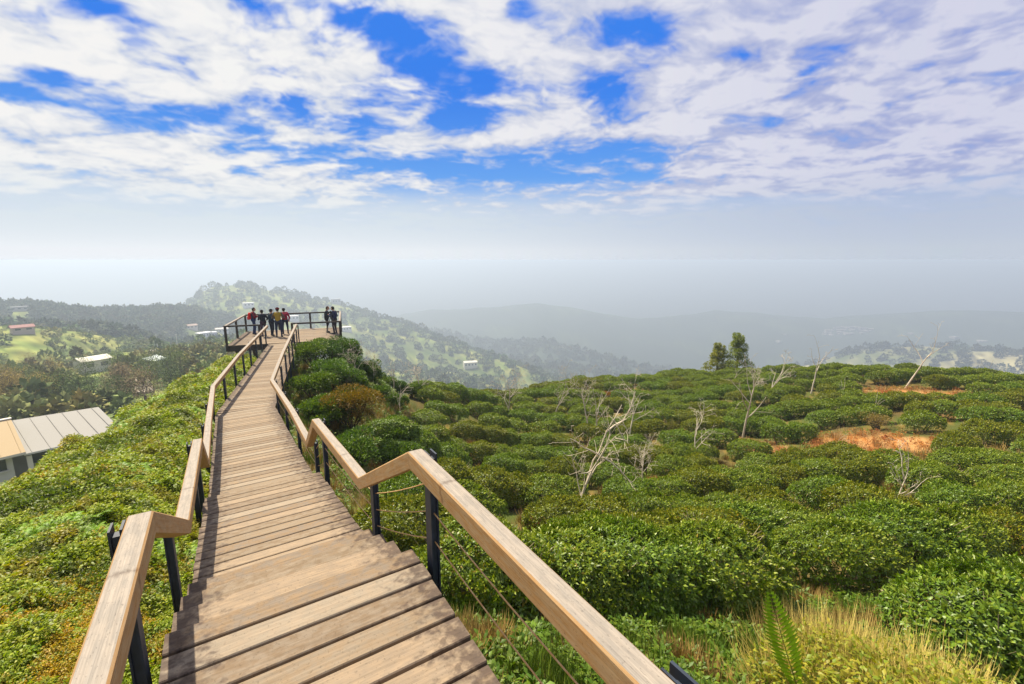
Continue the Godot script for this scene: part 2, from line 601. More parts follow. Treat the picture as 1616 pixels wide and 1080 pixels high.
func make_materials() -> void:
	var tones := [[Color(0.231, 0.168, 0.107), Color(0.221, 0.176, 0.127)], [Color(0.175, 0.123, 0.077), Color(0.213, 0.167, 0.121)], [Color(0.286, 0.213, 0.142), Color(0.246, 0.189, 0.133)], [Color(0.189, 0.136, 0.086), Color(0.229, 0.180, 0.128)], [Color(0.259, 0.186, 0.115), Color(0.213, 0.167, 0.121)], [Color(0.216, 0.150, 0.090), Color(0.188, 0.150, 0.114)], [Color(0.281, 0.221, 0.158), Color(0.257, 0.212, 0.159)]]
	mat.planks = []
	for k in tones.size():
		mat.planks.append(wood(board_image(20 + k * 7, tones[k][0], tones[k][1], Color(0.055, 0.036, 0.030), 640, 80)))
	mat.rails = []
	mat.rails.append(wood(board_image(91, Color(0.313, 0.270, 0.225), Color(0.253, 0.225, 0.194), Color(0.146, 0.118, 0.097), 1024, 96, 0.01)))
	mat.rails.append(wood(board_image(97, Color(0.34, 0.19, 0.075), Color(0.36, 0.24, 0.125), Color(0.2, 0.11, 0.05), 1024, 96, 0.01)))
	var steel := standard(lin(0.5, 0.5, 0.5), 0.55, 0.5)
	steel.albedo_texture = noise_tex(3, 0.02, Color(0.11, 0.15, 0.21), Color(0.24, 0.30, 0.40), 5, 256)
	steel.uv1_triplanar = true
	steel.uv1_scale = Vector3(2.2, 1.2, 2.2)
	mat.steel = steel
	var wire := standard(Color.WHITE, 0.6, 0.5)
	wire.albedo_texture = noise_tex(6, 0.05, lin(0.36, 0.14, 0.03), lin(0.50, 0.40, 0.22), 3, 128)
	wire.uv1_triplanar = true
	wire.uv1_scale = Vector3(3, 3, 3)
	mat.wire = wire
	mat.beam = standard(lin(0.05, 0.04, 0.035), 0.8)
	mat.leaf = tinted(0.48, 0.42, Color(0.88, 0.9, 0.3))
	mat.tea = tinted(0.42, 0.45, Color(0.66, 0.7, 0.2))
	mat.teas = [mat.tea, mat.tea.duplicate(), mat.tea.duplicate()]
	mat.teas[1].albedo_color = Color(1.0, 0.93, 0.75)
	mat.teas[2].albedo_color = Color(0.93, 0.98, 1.0)
	mat.grass = tinted(0.65, 0.3, Color(0.5, 0.5, 0.25))
	mat.far_leaf = tinted(0.8, 0.2)
	mat.bark = tinted(0.85, 0.25)
	mat.paint = tinted(0.7, 0.35)
	mat.cloth = tinted(0.85, 0.25)
	var soil := tinted(0.95, 0.2)
	soil.normal_enabled = true
	soil.normal_texture = noise_tex(15, 0.03, Color.BLACK, Color.WHITE, 5, 512, true)
	soil.uv1_triplanar = true
	soil.uv1_scale = Vector3(0.7, 0.7, 0.7)
	mat.soil = soil
	mat.hill = tinted(0.95, 0.15)
	var pane := standard(lin(0.03, 0.04, 0.05), 0.12, 0.6)
	mat.pane = pane


# ------------------------------------------------------------------ ground
# bare orange soil showing between the tea: u, v, half width and half height in the picture are turned into places on the ground
const BARE := [[1385, 706, 75, 22], [1450, 629, 70, 12], [1330, 700, 40, 14], [1225, 715, 30, 8], [845, 690, 12, 10], [1600, 868, 40, 14], [1020, 768, 22, 10], [1185, 705, 30, 8], [740, 715, 26, 6], [1490, 655, 30, 6]]
var bare := []

func bareness(x: float, z: float) -> float:
	var b := -9.0
	for p in bare:
		var d := Vector2(x - p[0].x, z - p[0].z)
		var fwd: Vector2 = p[1]
		var a: float = d.dot(fwd) / p[3]
		var s: float = d.dot(Vector2(-fwd.y, fwd.x)) / p[2]
		b = maxf(b, 1.0 - a * a - s * s)
	return b

func survey_bare() -> void:
	for p in BARE:
		var m := meet_ground(p[0], p[1], 4.0, 60.0)
		var lo := meet_ground(p[0], p[1] + p[3], 3.0, 60.0)
		var hi := meet_ground(p[0], p[1] - p[3], 4.0, 60.0)
		var r := m.length()
		var f := Vector2(m.x, m.z).normalized()
		bare.append([m, f, maxf(0.5, p[2] / FOCAL * Vector2(m.x, m.z).length() * 0.9), clampf(Vector2(hi.x - lo.x, hi.z - lo.z).length() * 0.5, 0.6, 4.0)])

func ground_color(x: float, z: float, r: float) -> Color:
	var n := fine.get_noise_2d(x * 14.0, z * 14.0)
	var n2 := fine.get_noise_2d(x * 60.0 + 50.0, z * 60.0)
	if r < 75.0:
		var az := rad_to_deg(atan2(x, -z))
		var c := Color(0.10, 0.075, 0.03).lerp(Color(0.07, 0.095, 0.02), clampf(0.5 + n * 1.6, 0.0, 1.0))
		c = c.lerp(Color(0.22, 0.15, 0.04), clampf(n2 * 1.4, 0.0, 0.8))
		if az < -30.0:
			c = Color(0.05, 0.07, 0.012).lerp(Color(0.12, 0.12, 0.02), clampf(0.5 + n * 1.5, 0.0, 1.0))
		var b := bareness(x, z) + n2 * 0.5
		if b > 0.0:
			c = c.lerp(Color(0.36, 0.14, 0.035).lerp(Color(0.40, 0.24, 0.10), clampf(0.5 + n2 * 1.8, 0.0, 1.0)), clampf(b * 2.5, 0.0, 1.0))
		return c
	var w1 := smoothstep(150.0, 400.0, r)
	var w2 := smoothstep(800.0, 1700.0, r)
	var m := lerpf(lerpf(fine.get_noise_2d(x * 0.9, z * 0.9), fine.get_noise_2d(x * 0.3, z * 0.3), w1), fine.get_noise_2d(x * 0.1, z * 0.1), w2)
	var m2 := lerpf(lerpf(fine.get_noise_2d(x * 5.0 + 20.0, z * 5.0), fine.get_noise_2d(x * 1.4 + 20.0, z * 1.4), w1), fine.get_noise_2d(x * 0.45 + 20.0, z * 0.45), w2)
	var azd := rad_to_deg(atan2(x, -z))
	var field := Color(0.15, 0.20, 0.045).lerp(Color(0.24, 0.24, 0.07), clampf(0.5 + m2 * 1.5, 0.0, 1.0))
	var wood_c := Color(0.07, 0.11, 0.035).lerp(Color(0.13, 0.16, 0.055), clampf(0.5 + m2 * 1.5, 0.0, 1.0))
	var share := clampf(0.35 + m * 2.2, 0.0, 1.0)
	if azd < -33.0 and r > 270.0 and r < 450.0:
		share = clampf(0.85 + m * 1.2 + m2 * 1.0, 0.0, 1.0)
	elif azd < -34.0 and r > 500.0 and r < 900.0:
		share = clampf(0.08 + m, 0.0, 1.0)
	elif azd > -37.0 and azd < 5.0 and r > 600.0 and r < 1350.0:
		share = clampf(0.6 + m * 2.0, 0.0, 1.0)
	elif azd > 30.0 and r > 1200.0 and r < 1700.0:
		share = clampf(0.75 + m * 1.5, 0.0, 1.0)
		field = Color(0.30, 0.27, 0.14)
	elif azd > -25.0 and r > 1100.0:
		share = clampf(m * 1.2 - 0.1, 0.0, 0.4)
		wood_c = Color(0.06, 0.08, 0.055)
		field = Color(0.11, 0.14, 0.07)
	field = field * (1.0 + 0.9 * fine.get_noise_2d(x * 9.0, z * 9.0) + 0.7 * fine.get_noise_2d(x * 2.6 + 80.0, z * 2.6))
	field.a = 1.0
	return wood_c.lerp(field, share)

func make_terrain() -> void:
	var azs := PackedFloat64Array()
	var a := -180.0
	while a < 180.0:
		azs.append(a)
		a += 0.4 if absf(a + 0.2) < 58.0 else 4.0
	var rs := PackedFloat64Array()
	var r := 0.4
	while r < 45000.0:
		rs.append(r)
		r *= 1.045 if r < 130.0 else 1.022 if r < 5000.0 else 1.2
	rs.append(45000.0)
	var split := 0
	while rs[split] < 72.0:
		split += 1
	for pass_ in 2:
		var from := 0 if pass_ == 0 else split
		var to := split if pass_ == 0 else rs.size() - 1
		var m := MB.new()
		var na := azs.size()
		for k in range(from, to + 1):
			for j in na:
				var p := bearing(deg_to_rad(azs[j]), rs[k])
				p.y = ground_y(p.x, p.z)
				m.v.append(p)
				m.uv.append(Vector2.ZERO)
				m.c.append(ground_color(p.x, p.z, rs[k]))
				m.n.append(Vector3.ZERO)
		for k in to - from:
			for j in na:
				var p0 := k * na + j
				var p1 := k * na + (j + 1) % na
				for t in [[p0, p0 + na, p1], [p1, p0 + na, p1 + na]]:
					var nn: Vector3 = (m.v[t[2]] - m.v[t[0]]).cross(m.v[t[1]] - m.v[t[0]])
					var order: Array = t if nn.y > 0.0 else [t[0], t[2], t[1]]
					nn = nn if nn.y > 0.0 else -nn
					for q in 3:
						m.i.append(order[q])
						m.n[order[q]] += nn.normalized()
		for k in m.n.size():
			m.n[k] = m.n[k].normalized()
		if pass_ == 0:
			# close the middle under the walker
			var k0 := m.v.size()
			m.v.append(Vector3(0, ground_y(0, 0.01), 0))
			m.n.append(Vector3.UP)
			m.uv.append(Vector2.ZERO)
			m.c.append(Color(0.1, 0.08, 0.03))
			for j in na:
				m.i.append_array(PackedInt32Array([k0, j, (j + 1) % na]))
		var o := top("ground" if pass_ == 0 else "hills", m.mesh(), mat.soil if pass_ == 0 else mat.hill)
		tag(o, "tea ridge with orange soil and weeds between the bushes" if pass_ == 0 else "hazy hills and valley floor beyond the tea ridge", "", "", "structure")


# ------------------------------------------------------------------ boardwalk
func plank_mesh(len_: float, thick: float, wide: float, flip := false) -> ArrayMesh:
	var m := MB.new()
	var e := 0.006
	var x := len_ * 0.5
	var z := wide * 0.5
	var y := thick
	var prof := [[-z, 0.0, 0.0], [-z, y - e, 0.06], [-z + e, y, 0.1], [z - e, y, 0.9], [z, y - e, 0.94], [z, 0.0, 1.0]]
	for k in prof.size():
		var a: Array = prof[k]
		var b: Array = prof[(k + 1) % prof.size()]
		var nn := Vector3(0, b[0] - a[0], -(b[1] - a[1])).normalized()
		nn = Vector3(0, absf(nn.y) if k == 2 else nn.y, nn.z)
		if k == 5:
			nn = Vector3.DOWN
		if k == 0:
			nn = Vector3(0, 0, -1)
		if k == 4:
			nn = Vector3(0, 0, 1)
		if k == 1:
			nn = Vector3(0, 1, -1).normalized()
		if k == 3:
			nn = Vector3(0, 1, 1).normalized()
		var va: float = a[2]
		var vb: float = b[2] if k < 5 else 0.0
		m.quad(Vector3(-x, a[1], a[0]), Vector3(x, a[1], a[0]), Vector3(x, b[1], b[0]), Vector3(-x, b[1], b[0]), nn, Color.WHITE, Vector2(1.0 if flip else 0.0, va), Vector2(0.0 if flip else 1.0, va), Vector2(0.0 if flip else 1.0, vb), Vector2(1.0 if flip else 0.0, vb))
	for sg in [-1.0, 1.0]:
		m.quad(Vector3(sg * x, 0, -z), Vector3(sg * x, 0, z), Vector3(sg * x, y - e, z), Vector3(sg * x, y - e, -z), Vector3(sg, 0, 0), Color.WHITE, Vector2(0.01, 0), Vector2(0.01, 1), Vector2(0.03, 1), Vector2(0.03, 0))
	return m.mesh()

func frame_at(p: Vector3, fwd: Vector3) -> Transform3D:
	# x across to the right, z backwards along fwd
	var f := fwd.normalized()
	var x := f.cross(Vector3.UP).normalized()
	return Transform3D(Basis(x, x.cross(f), -f), p)

func rail_run(parent: Node, pts: PackedVector3Array, wide: float, high: float) -> void:
	# one timber for each stretch, mitred where the stretches meet; the top is weathered grey, the flanks keep their orange
	var m := pts.size()
	var dirs := []
	for k in m - 1:
		dirs.append((pts[k + 1] - pts[k]).normalized())
	for k in m - 1:
		var d: Vector3 = dirs[k]
		var x := d.cross(Vector3.UP).normalized()
		var y := x.cross(d).normalized()
		var e := 0.008
		var w := wide * 0.5
		var prof := [[-w, -high], [-w, -e], [-w + e, 0.0], [w - e, 0.0], [w, -e], [w, -high]]
		var n0: Vector3 = d if k == 0 else (d + dirs[k - 1]).normalized()
		var n1: Vector3 = d if k == m - 2 else (d + dirs[k + 1]).normalized()
		var a := PackedVector3Array()
		var b := PackedVector3Array()
		for p in prof:
			var o: Vector3 = x * p[0] + y * p[1]
			var pa := pts[k] + o
			pa += d * ((pts[k] - pa).dot(n0) / d.dot(n0) + (0.0015 if k > 0 else 0.0))
			var pb := pts[k + 1] + o
			pb += d * ((pts[k + 1] - pb).dot(n1) / d.dot(n1) - (0.0015 if k < m - 2 else 0.0))
			a.append(pa)
			b.append(pb)
		var lids := MB.new()
		var flanks := MB.new()
		var l := (pts[k + 1] - pts[k]).length() / 3.0
		var u0 := fmod(k * 0.37, 1.0)
		for q in 6:
			var r := (q + 1) % 6
			var mid := (a[q] + a[r]) * 0.5 - pts[k]
			var nn := [-x, (y - x).normalized(), y, (y + x).normalized(), x, -y][q] as Vector3
			var use := lids if q == 2 else flanks
			use.quad(a[q], b[q], b[r], a[r], nn, Color.WHITE, Vector2(u0, 0.05), Vector2(u0 + l, 0.05), Vector2(u0 + l, 0.95), Vector2(u0, 0.95))
		for c in 2:
			var ring := a if c == 0 else b
			for q in range(1, 5):
				flanks.tri(ring[0], ring[q], ring[q + 1], -d if c == 0 else d, Color.WHITE)
		var arr := lids.mesh()
		var two := flanks.mesh()
		arr.add_surface_from_arrays(Mesh.PRIMITIVE_TRIANGLES, two.surface_get_arrays(0))
		arr.surface_set_material(0, mat.rails[0])
		arr.surface_set_material(1, mat.rails[1])
		var o := MeshInstance3D.new()
		o.name = "handrail"
		o.mesh = arr
		parent.add_child(o, true)

func post_mesh(high: float) -> ArrayMesh:
	# two steel flats with a web between them, capped by an angle
	var m := MB.new()
	m.box(Transform3D(Basis(), Vector3(-0.022, high * 0.5, 0)), Vector3(0.010, high, 0.10))
	m.box(Transform3D(Basis(), Vector3(0.024, high * 0.5, 0)), Vector3(0.012, high, 0.10))
	m.box(Transform3D(Basis(), Vector3(0.0005, high * 0.5 - 0.012, 0.01)), Vector3(0.033, high - 0.05, 0.055))
	m.box(Transform3D(Basis(), Vector3(0, 0.012, 0)), Vector3(0.075, 0.014, 0.125))
	return m.mesh()

func rail_h(s: float) -> float:
	return along([[-9.0, 0.85], [0.05, 0.85], [1.5, 0.68], [4.25, 0.88], [5.08, 0.6], [7.3, 0.74], [11.84, 0.82], [16.0, 0.98], [26.0, 1.05]], s)

func make_boardwalk() -> void:
	var t := thing("boardwalk", "weathered timber boardwalk with stepped handrails leading to the lookout", "boardwalk")
	var meshes := [plank_mesh(HALF * 2, 0.036, 0.169), plank_mesh(HALF * 2, 0.036, 0.169, true)]
	var narrow := [plank_mesh(HALF * 2, 0.036, 0.196), plank_mesh(HALF * 2, 0.036, 0.196, true)]
	var runs := [[-6.5, 0.24, 0.19], [0.25, 1.45, 0.2], [1.455, 4.36, 0.19], [4.365, 4.7, 0.17], [4.705, BEND + 0.05, 0.19], [BEND + 0.24, ENDS, 0.19]]
	for run in runs:
		var n := int(round((run[1] - run[0]) / run[2]))
		var pitch: float = (run[1] - run[0]) / n
		for k in n:
			var s: float = run[0] + pitch * (k + 0.5)
			var d := dir1 if s <= BEND + 0.06 else dir2
			var slope: float = (deck_y(run[1] - 0.02) - deck_y(run[0] + 0.02)) / (run[1] - run[0] - 0.04) if run[2] == 0.19 else 0.0
			var p := course(s)
			p.y = deck_y(s) - 0.036 + rand(-0.002, 0.002)
			var f := frame_at(p, d + Vector3(0, slope, 0))
			f = f * Transform3D(Basis(Vector3.UP, rand(-0.002, 0.002)), Vector3(rand(-0.008, 0.008), 0, 0))
			f.basis = f.basis.scaled_local(Vector3(rand(0.994, 1.004), 1, pitch / 0.19 if run[2] == 0.19 else pitch / 0.197))
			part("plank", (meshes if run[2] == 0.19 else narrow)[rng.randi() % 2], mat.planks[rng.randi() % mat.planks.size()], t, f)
	# the wedge of boards at the bend
	var p := course(BEND + 0.145)
	p.y = deck_y(BEND + 0.14) - 0.037
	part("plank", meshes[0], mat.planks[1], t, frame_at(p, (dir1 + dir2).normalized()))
	# risers of the steps
	for s in [0.245, 0.65, 1.05, 1.45, 4.362, 4.7]:
		var b := MB.new()
		b.box(Transform3D(), Vector3(HALF * 2 - 0.02, 0.13, 0.022))
		var q := course(s - 0.012)
		q.y = deck_y(s - 0.02) - 0.036 - 0.066
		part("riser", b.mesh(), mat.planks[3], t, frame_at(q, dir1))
	# bearers under both edges
	for off in [-HALF + 0.1, HALF - 0.1]:
		for run in [[-6.5, 0.2], [0.2, 1.5], [1.5, 4.3], [4.3, 4.8], [4.8, BEND], [BEND, ENDS]]:
			var a := course(run[0] + 0.01, off)
			var b := course(run[1], off)
			a.y = deck_y(run[0] + 0.06) - 0.13
			b.y = deck_y(run[1] - 0.06) - 0.13
			if run[0] == 0.2 or run[0] == 4.3:
				a.y -= 0.16
				b.y -= 0.16
			var m := MB.new()
			m.box(frame_at((a + b) * 0.5, b - a), Vector3(0.06, 0.16, (b - a).length()))
			part("bearer", m.mesh(), mat.beam, t)
	# posts, rails, wires
	for side in [-1.0, 1.0]:
		var stops := [-6.2, -4.1, -2.0, 0.0, 1.5, 4.2, 5.08, 7.3, 9.5, BEND - 0.1 * side]
		var k := 1
		while BEND + k * 1.88 < ENDS:
			stops.append(BEND + k * 1.88)
			k += 1
		var rail_pts := PackedVector3Array()
		for s in [-6.5, 0.03, 1.52, 4.22, 5.1, 7.3, 11.84, 16.0, ENDS - 0.05]:
			var q := course(s, (HALF - 0.015) * side)
			if s == 11.84:
				var r1 := Vector3(-dir1.z, 0, dir1.x)
				var r2 := Vector3(-dir2.z, 0, dir2.x)
				q = course(s) + (r1 + r2).normalized() * (HALF - 0.015) * side
			q.y = deck_y(s) + rail_h(s)
			if s == 1.52:
				q.y = -0.65 + rail_h(1.5)
			rail_pts.append(q)
		rail_run(t, rail_pts, 0.105, 0.11)
		var feet := []
		for s in stops:
			var d := dir1 if s <= BEND + 0.2 else dir2
			var q := course(s, (HALF + 0.078) * side)
			var h := rail_h(s) - 0.02
			var foot := 0.34
			q.y = deck_y(s + (0.03 if s > 1 and s < 5.2 else -0.02)) - foot
			if s == 0.0:
				h -= 0.005
			var pm := post_mesh(h + foot)
			part("post", pm, mat.steel, t, frame_at(q, d))
			feet.append([q + Vector3.UP * foot, h])
		if side > 0:
			for q in feet.size() - 1:
				for lvl in [0.22, 0.48, 0.74]:
					var a: Vector3 = feet[q][0] + Vector3.UP * feet[q][1] * lvl
					var b: Vector3 = feet[q + 1][0] + Vector3.UP * feet[q + 1][1] * lvl
					var m := MB.new()
					var sag := Vector3.DOWN * 0.012 * (b - a).length()
					var prev := a
					for e in range(1, 5):
						var w := e / 4.0
						var nxt := a.lerp(b, w) + sag * 4.0 * w * (1.0 - w)
						m.tube(prev, 0.0045, nxt, 0.0045, 5, Color.WHITE)
						prev = nxt
					part("wire", m.mesh(), mat.wire, t)


# ------------------------------------------------------------------ lookout platform
const P_HEAD := -20.0
var p_o := Vector3(-15.35, -2.45, -24.13)
var p_f := Vector3(sin(deg_to_rad(P_HEAD)), 0, -cos(deg_to_rad(P_HEAD)))
var p_r := Vector3(cos(deg_to_rad(P_HEAD)), 0, sin(deg_to_rad(P_HEAD)))
const P_W := 5.75
const P_D := 5.4

func on_platform(x: float, d: float) -> Vector3:
	return p_o + p_r * x + p_f * d

func make_platform() -> void:
	var t := thing("viewing_platform", "square timber lookout deck on dark steel legs at the boardwalk end", "platform")
	var pm := plank_mesh(P_W, 0.036, 0.169)
	var n := int(P_D / 0.19)
	for k in n:
		var f := frame_at(on_platform(P_W * 0.5, 0.1 + k * 0.19) + Vector3(0, -0.036 + rand(-0.002, 0.002), 0), p_f)
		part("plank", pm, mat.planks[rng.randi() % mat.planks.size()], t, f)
	for d in [0.06, P_D * 0.5, P_D - 0.06]:
		var m := MB.new()
		m.box(frame_at(on_platform(P_W * 0.5, d) + Vector3(0, -0.19, 0), p_f), Vector3(P_W, 0.3, 0.08))
		part("beam", m.mesh(), mat.beam, t)
	for x in [0.05, P_W - 0.05]:
		var m := MB.new()
		m.box(frame_at(on_platform(x, P_D * 0.5) + Vector3(0, -0.19, 0), p_f), Vector3(0.07, 0.28, P_D - 0.25))
		part("beam", m.mesh(), mat.beam, t)
	for x in [0.4, P_W * 0.5, P_W - 0.4]:
		for d in [0.3, P_D - 0.4]:
			var q := on_platform(x, d)
			var g := ground_y(q.x, q.z)
			var m := MB.new()
			m.box(Transform3D(Basis(), Vector3(q.x, (g - 0.3 + q.y - 0.3) * 0.5, q.z)), Vector3(0.14, q.y - 0.3 - g + 0.3, 0.14))
			part("leg", m.mesh(), mat.beam, t)
	var gate0 := 1.62
	var gate1 := 3.25
	var runs := [[[0.0, 0.0], [gate0, 0.0]], [[gate1, 0.0], [P_W, 0.0]], [[0.0, 0.0], [0.0, P_D]], [[0.0, P_D], [P_W, P_D]], [[P_W, P_D], [P_W, 0.0]]]
	for r in runs:
		var a := on_platform(r[0][0], r[0][1])
		var b := on_platform(r[1][0], r[1][1])
		var l := (b - a).length()
		var d := (b - a).normalized()
		var m := MB.new()
		m.box(frame_at((a + b) * 0.5 + Vector3(0, 1.05, 0), d), Vector3(0.10, 0.085, l - 0.108))
		part("handrail", m.mesh(), mat.rails[0] if absf(r[0][0] - r[1][0]) < 0.1 else mat.beam, t)
	for x in [0.0, gate0, gate1, P_W]:
		post_on(t, x, 0.0)
	for x in [0.0, P_W / 3.0, P_W * 2.0 / 3.0, P_W]:
		post_on(t, x, P_D)
	for d in [P_D * 0.5]:
		post_on(t, 0.0, d)
		post_on(t, P_W, d)

func post_on(t: Node, x: float, d: float) -> void:
	var m := MB.new()
	var low := x == 0.0 and d == 0.0
	m.box(frame_at(on_platform(x, d) + Vector3(0, 0.385, 0), p_f), Vector3(0.105, 1.4, 0.105))
	part("post", m.mesh(), mat.beam, t)


# ------------------------------------------------------------------ tea
func tea_mesh(seed_: int, shoots: int, leaf: float, rx: float, h: float, rz: float, per := 6, warm := 0.0) -> ArrayMesh:
	# a clipped dome of leafy shoots; each shoot carries a whorl of leaves; upper tips paler, new flush with sunlit tops painted in
	rng.seed = seed_
	var m := MB.new()
	for k in shoots:
		var an := rand(0, TAU)
		var cp := rand(-0.05, 1.0)
		var sp := sqrt(maxf(0.0, 1.0 - cp * cp))
		var d := Vector3(cos(an) * sp, cp, sin(an) * sp)
		var lump := 1.0 + fine.get_noise_3d(d.x * 26.0 + seed_ * 7.0, d.y * 26.0, d.z * 26.0) * 0.2
		var deep := 1.0 - 0.16 * pow(rng.randf(), 2.0)
		var p := Vector3(d.x * rx, h * 0.28 + h * 0.72 * signf(d.y) * pow(absf(d.y), 0.5), d.z * rz) * lump * deep
		if p.y < 0.22 * h + 0.1 * h * sin(an * 5.0 + seed_):
			continue
		var nn := Vector3(d.x / rx, d.y / h * 1.2, d.z / rz).normalized()
		var axis := (nn + Vector3.UP * 0.2 + rvec() * 0.34).normalized()
		var x := axis.cross(rvec()).normalized()
		var sunlit_flush := rng.randf() < 0.75 and cp > 0.3
		var tone := rand(0.72, 1.3)
		var a0 := rand(0, TAU)
		for q in per:
			var a1 := a0 + q * 2.4
			var out := x.rotated(axis, a1)
			var dir := (out * 0.9 + axis * rand(0.15, 0.75)).normalized()
			var l := leaf * rand(0.75, 1.2)
			var col := Color(0.085, 0.15, 0.013).lerp(Color(0.18, 0.25, 0.017), rng.randf())
			if sunlit_flush and q >= per - 2:
				col = Color(0.26, 0.31, 0.03)  # new flush colour, also standing in for sun on the bush top
				dir = (axis + out * 0.35).normalized()
			if warm > 0.0 and rng.randf() < warm:
				col = col.lerp(Color(0.26, 0.17, 0.03), 0.75)
			m.leaf(p + axis * leaf * 0.12 * q, dir, axis, l, l * 0.42, col * tone)
	return m.mesh()

func twigs_mesh(seed_: int, rx: float, h: float, rz: float) -> ArrayMesh:
	# the stems of a bush: forked sticks fanning out from the root under the leaves
	rng.seed = seed_ + 400
	var m := MB.new()
	for k in 22:
		var a := rand(0, TAU)
		var o := Vector3(cos(a), 0, sin(a))
		var p := Vector3(o.x * rx, 0, o.z * rz) * rand(0.25, 0.6) + Vector3.UP * h * rand(0.35, 0.6)
		m.tube(o * 0.08 - Vector3.UP * 0.12, 0.016, p, 0.009, 4, Color(0.30, 0.24, 0.16) * rand(0.8, 1.2))
		for q in 3:
			m.tube(p, 0.008, p + Vector3(o.x * rx * 0.3, h * rand(0.2, 0.4), o.z * rz * 0.3) + rvec() * 0.16, 0.004, 3, Color(0.28, 0.24, 0.15) * rand(0.8, 1.2))
	return m.mesh()

func tea_allowed(x: float, z: float) -> bool:
	var g := deck_gap(x, z)
	var r := sqrt(x * x + z * z)
	var az := rad_to_deg(atan2(x, -z))
	if az < -24.0 or r < 2.9:
		return false
	if g.x < 1.6:
		return false
	if az < -12.5 and r > 10.0 and (az < -18.0 or r > 19.0):
		return false
	if az > 30.0 and r < 5.4 or az > 20.0 and r < 4.4:
		return false
	if bareness(x, z) > -0.15:
		return false
	if r > 58.0:
		return false
	return true

var landmarks := []

func make_tea() -> void:
	for q in [[1385, 706, "large patch of orange soil"], [1450, 629, "orange soil below the leaning pole tree"], [1145, 592, "pair of green trees on the crest"], [1400, 1010, "dry grass clumps"], [556, 682, "rusty olive shrub"]]:
		landmarks.append([meet_ground(q[0], q[1], 3.5, 58.0), q[2]])
	var near := []
	var mid := []
	var far := []
	for k in 4:
		near.append([tea_mesh(100 + k, 2300, 0.062, 0.95, 1.02, 0.72, 6, 0.01 if k < 3 else 0.05), twigs_mesh(100 + k, 0.95, 1.02, 0.72)])
	for k in 4:
		mid.append([tea_mesh(100 + k, 1900, 0.07, 0.95, 1.02, 0.72, 5, 0.01 if k < 3 else 0.05), near[k][1]])
	for k in 4:
		far.append([tea_mesh(100 + k, 1150, 0.092, 0.95, 1.02, 0.72, 4, 0.01 if k < 3 else 0.04), near[k][1]])
	rng.seed = 77
	var all := []
	var row := 0
	var z := 3.05
	while z < 62.0:
		var x := -12.0 + rand(0, 1)
		while x < 58.0:
			var zz := z + sin(x * 0.12 + z * 0.04) * 1.6 + hum.get_noise_2d(x * 1.6, z * 0.8) * 2.0
			var gx := x + rand(-0.12, 0.12)
			var p := Vector3(gx, 0, -zz)
			if tea_allowed(p.x, p.z) and absf(rad_to_deg(atan2(p.x, -p.z))) < 56.0 and rng.randf() > 0.03:
				p.y = ground_y(p.x, p.z)
				var s := rand(0.92, 1.12)
				var hs := rand(0.92, 1.12)
				all.append([p, s, hs, rand(-0.3, 0.3) + (PI if rng.randf() < 0.5 else 0.0), rng.randi() % 4, p.distance_to(Vector3(0, EYE, 0))])
			x += rand(0.95, 1.25) if rng.randf() > 0.13 else rand(2.0, 2.9)
		row += 1
		z += (rand(2.3, 2.6) if z < 9.0 else rand(2.9, 3.3))
	all.sort_custom(func(a, b): return a[5] < b[5])
	var label_near := "low clipped tea bush in the rows right of the boardwalk"
	var far_places := [[], [], [], []]
	var far_tints := [PackedColorArray(), PackedColorArray(), PackedColorArray(), PackedColorArray()]
	var n := 0
	for b in all:
		var basis := Basis(Vector3.UP, b[3]).scaled_local(Vector3(b[1] * 1.06, b[2], b[1] * (1.0 if b[5] < 9.0 else 0.86)))
		var f := Transform3D(basis, b[0] - Vector3.UP * 0.05)
		if n < 300:
			var kind: Array = (near if b[5] < 13.5 else mid if b[5] < 27.0 else far)[b[4]]
			var words := "clipped tea bush in the middle rows of the slope"
			var best := 4.2
			for l in landmarks:
				var d := Vector2(l[0].x - b[0].x, l[0].z - b[0].z).length()
				if d < best:
					best = d
					words = "clipped tea bush close to the " + l[1]
			if best == 4.2 and deck_gap(b[0].x, b[0].z).x < 4.5:
				words = "clipped tea bush growing next to the boardwalk railing"
			var t := thing("tea_bush", words, "bush", f.origin, 0.0, words.replace("clipped tea bush", "tea bushes"))
			t.transform = f
			var hue := fine.get_noise_2d(b[0].x * 5.0, b[0].z * 9.0)
			part("foliage", kind[0], mat.teas[1 if hue > 0.16 else 2 if hue < -0.16 else 0], t)
			part("branches", kind[1], mat.bark, t)
		else:
			far_places[b[4]].append(f)
			far_tints[b[4]].append(Color(1, 1, 1) * rand(0.85, 1.15))
		n += 1
	print("tea bushes ", n)
	for k in 4:
		if far_places[k].size():
			stuff("distant_tea", far[k][0], mat.tea, far_places[k], far_tints[k], "far rows of clipped tea reaching the crest of the hill")
			stuff("distant_tea", far[k][1], mat.bark, far_places[k], far_tints[k], "far rows of clipped tea reaching the crest of the hill")


# ------------------------------------------------------------------ ground cover, shrubs, grass
func clump_mesh(seed_: int, leaves: int, reach: float, leaf: float, wd: float, c0: Color, c1: Color, flat := 0.5) -> ArrayMesh:
	rng.seed = seed_
	var m := MB.new()
	for k in leaves:
		var an := rand(0, TAU)
		var d := Vector3(cos(an), 0, sin(an))
		var h := rng.randf()
		var p := d * reach * rand(0.1, 1.0) * (1.0 - h * 0.55) + Vector3.UP * reach * h * 1.15
		var dir := (d * rand(0.5, 1.0) + Vector3.UP * rand(-0.2, 0.8) + rvec() * 0.35).normalized()
		var up := (Vector3.UP + d * 0.5 + rvec() * flat).normalized()
		var col := c0.lerp(c1, rng.randf()) * rand(0.75, 1.25)
		m.leaf(p, dir, up, leaf * rand(0.7, 1.25), leaf * wd * rand(0.8, 1.2), col)
	return m.mesh()

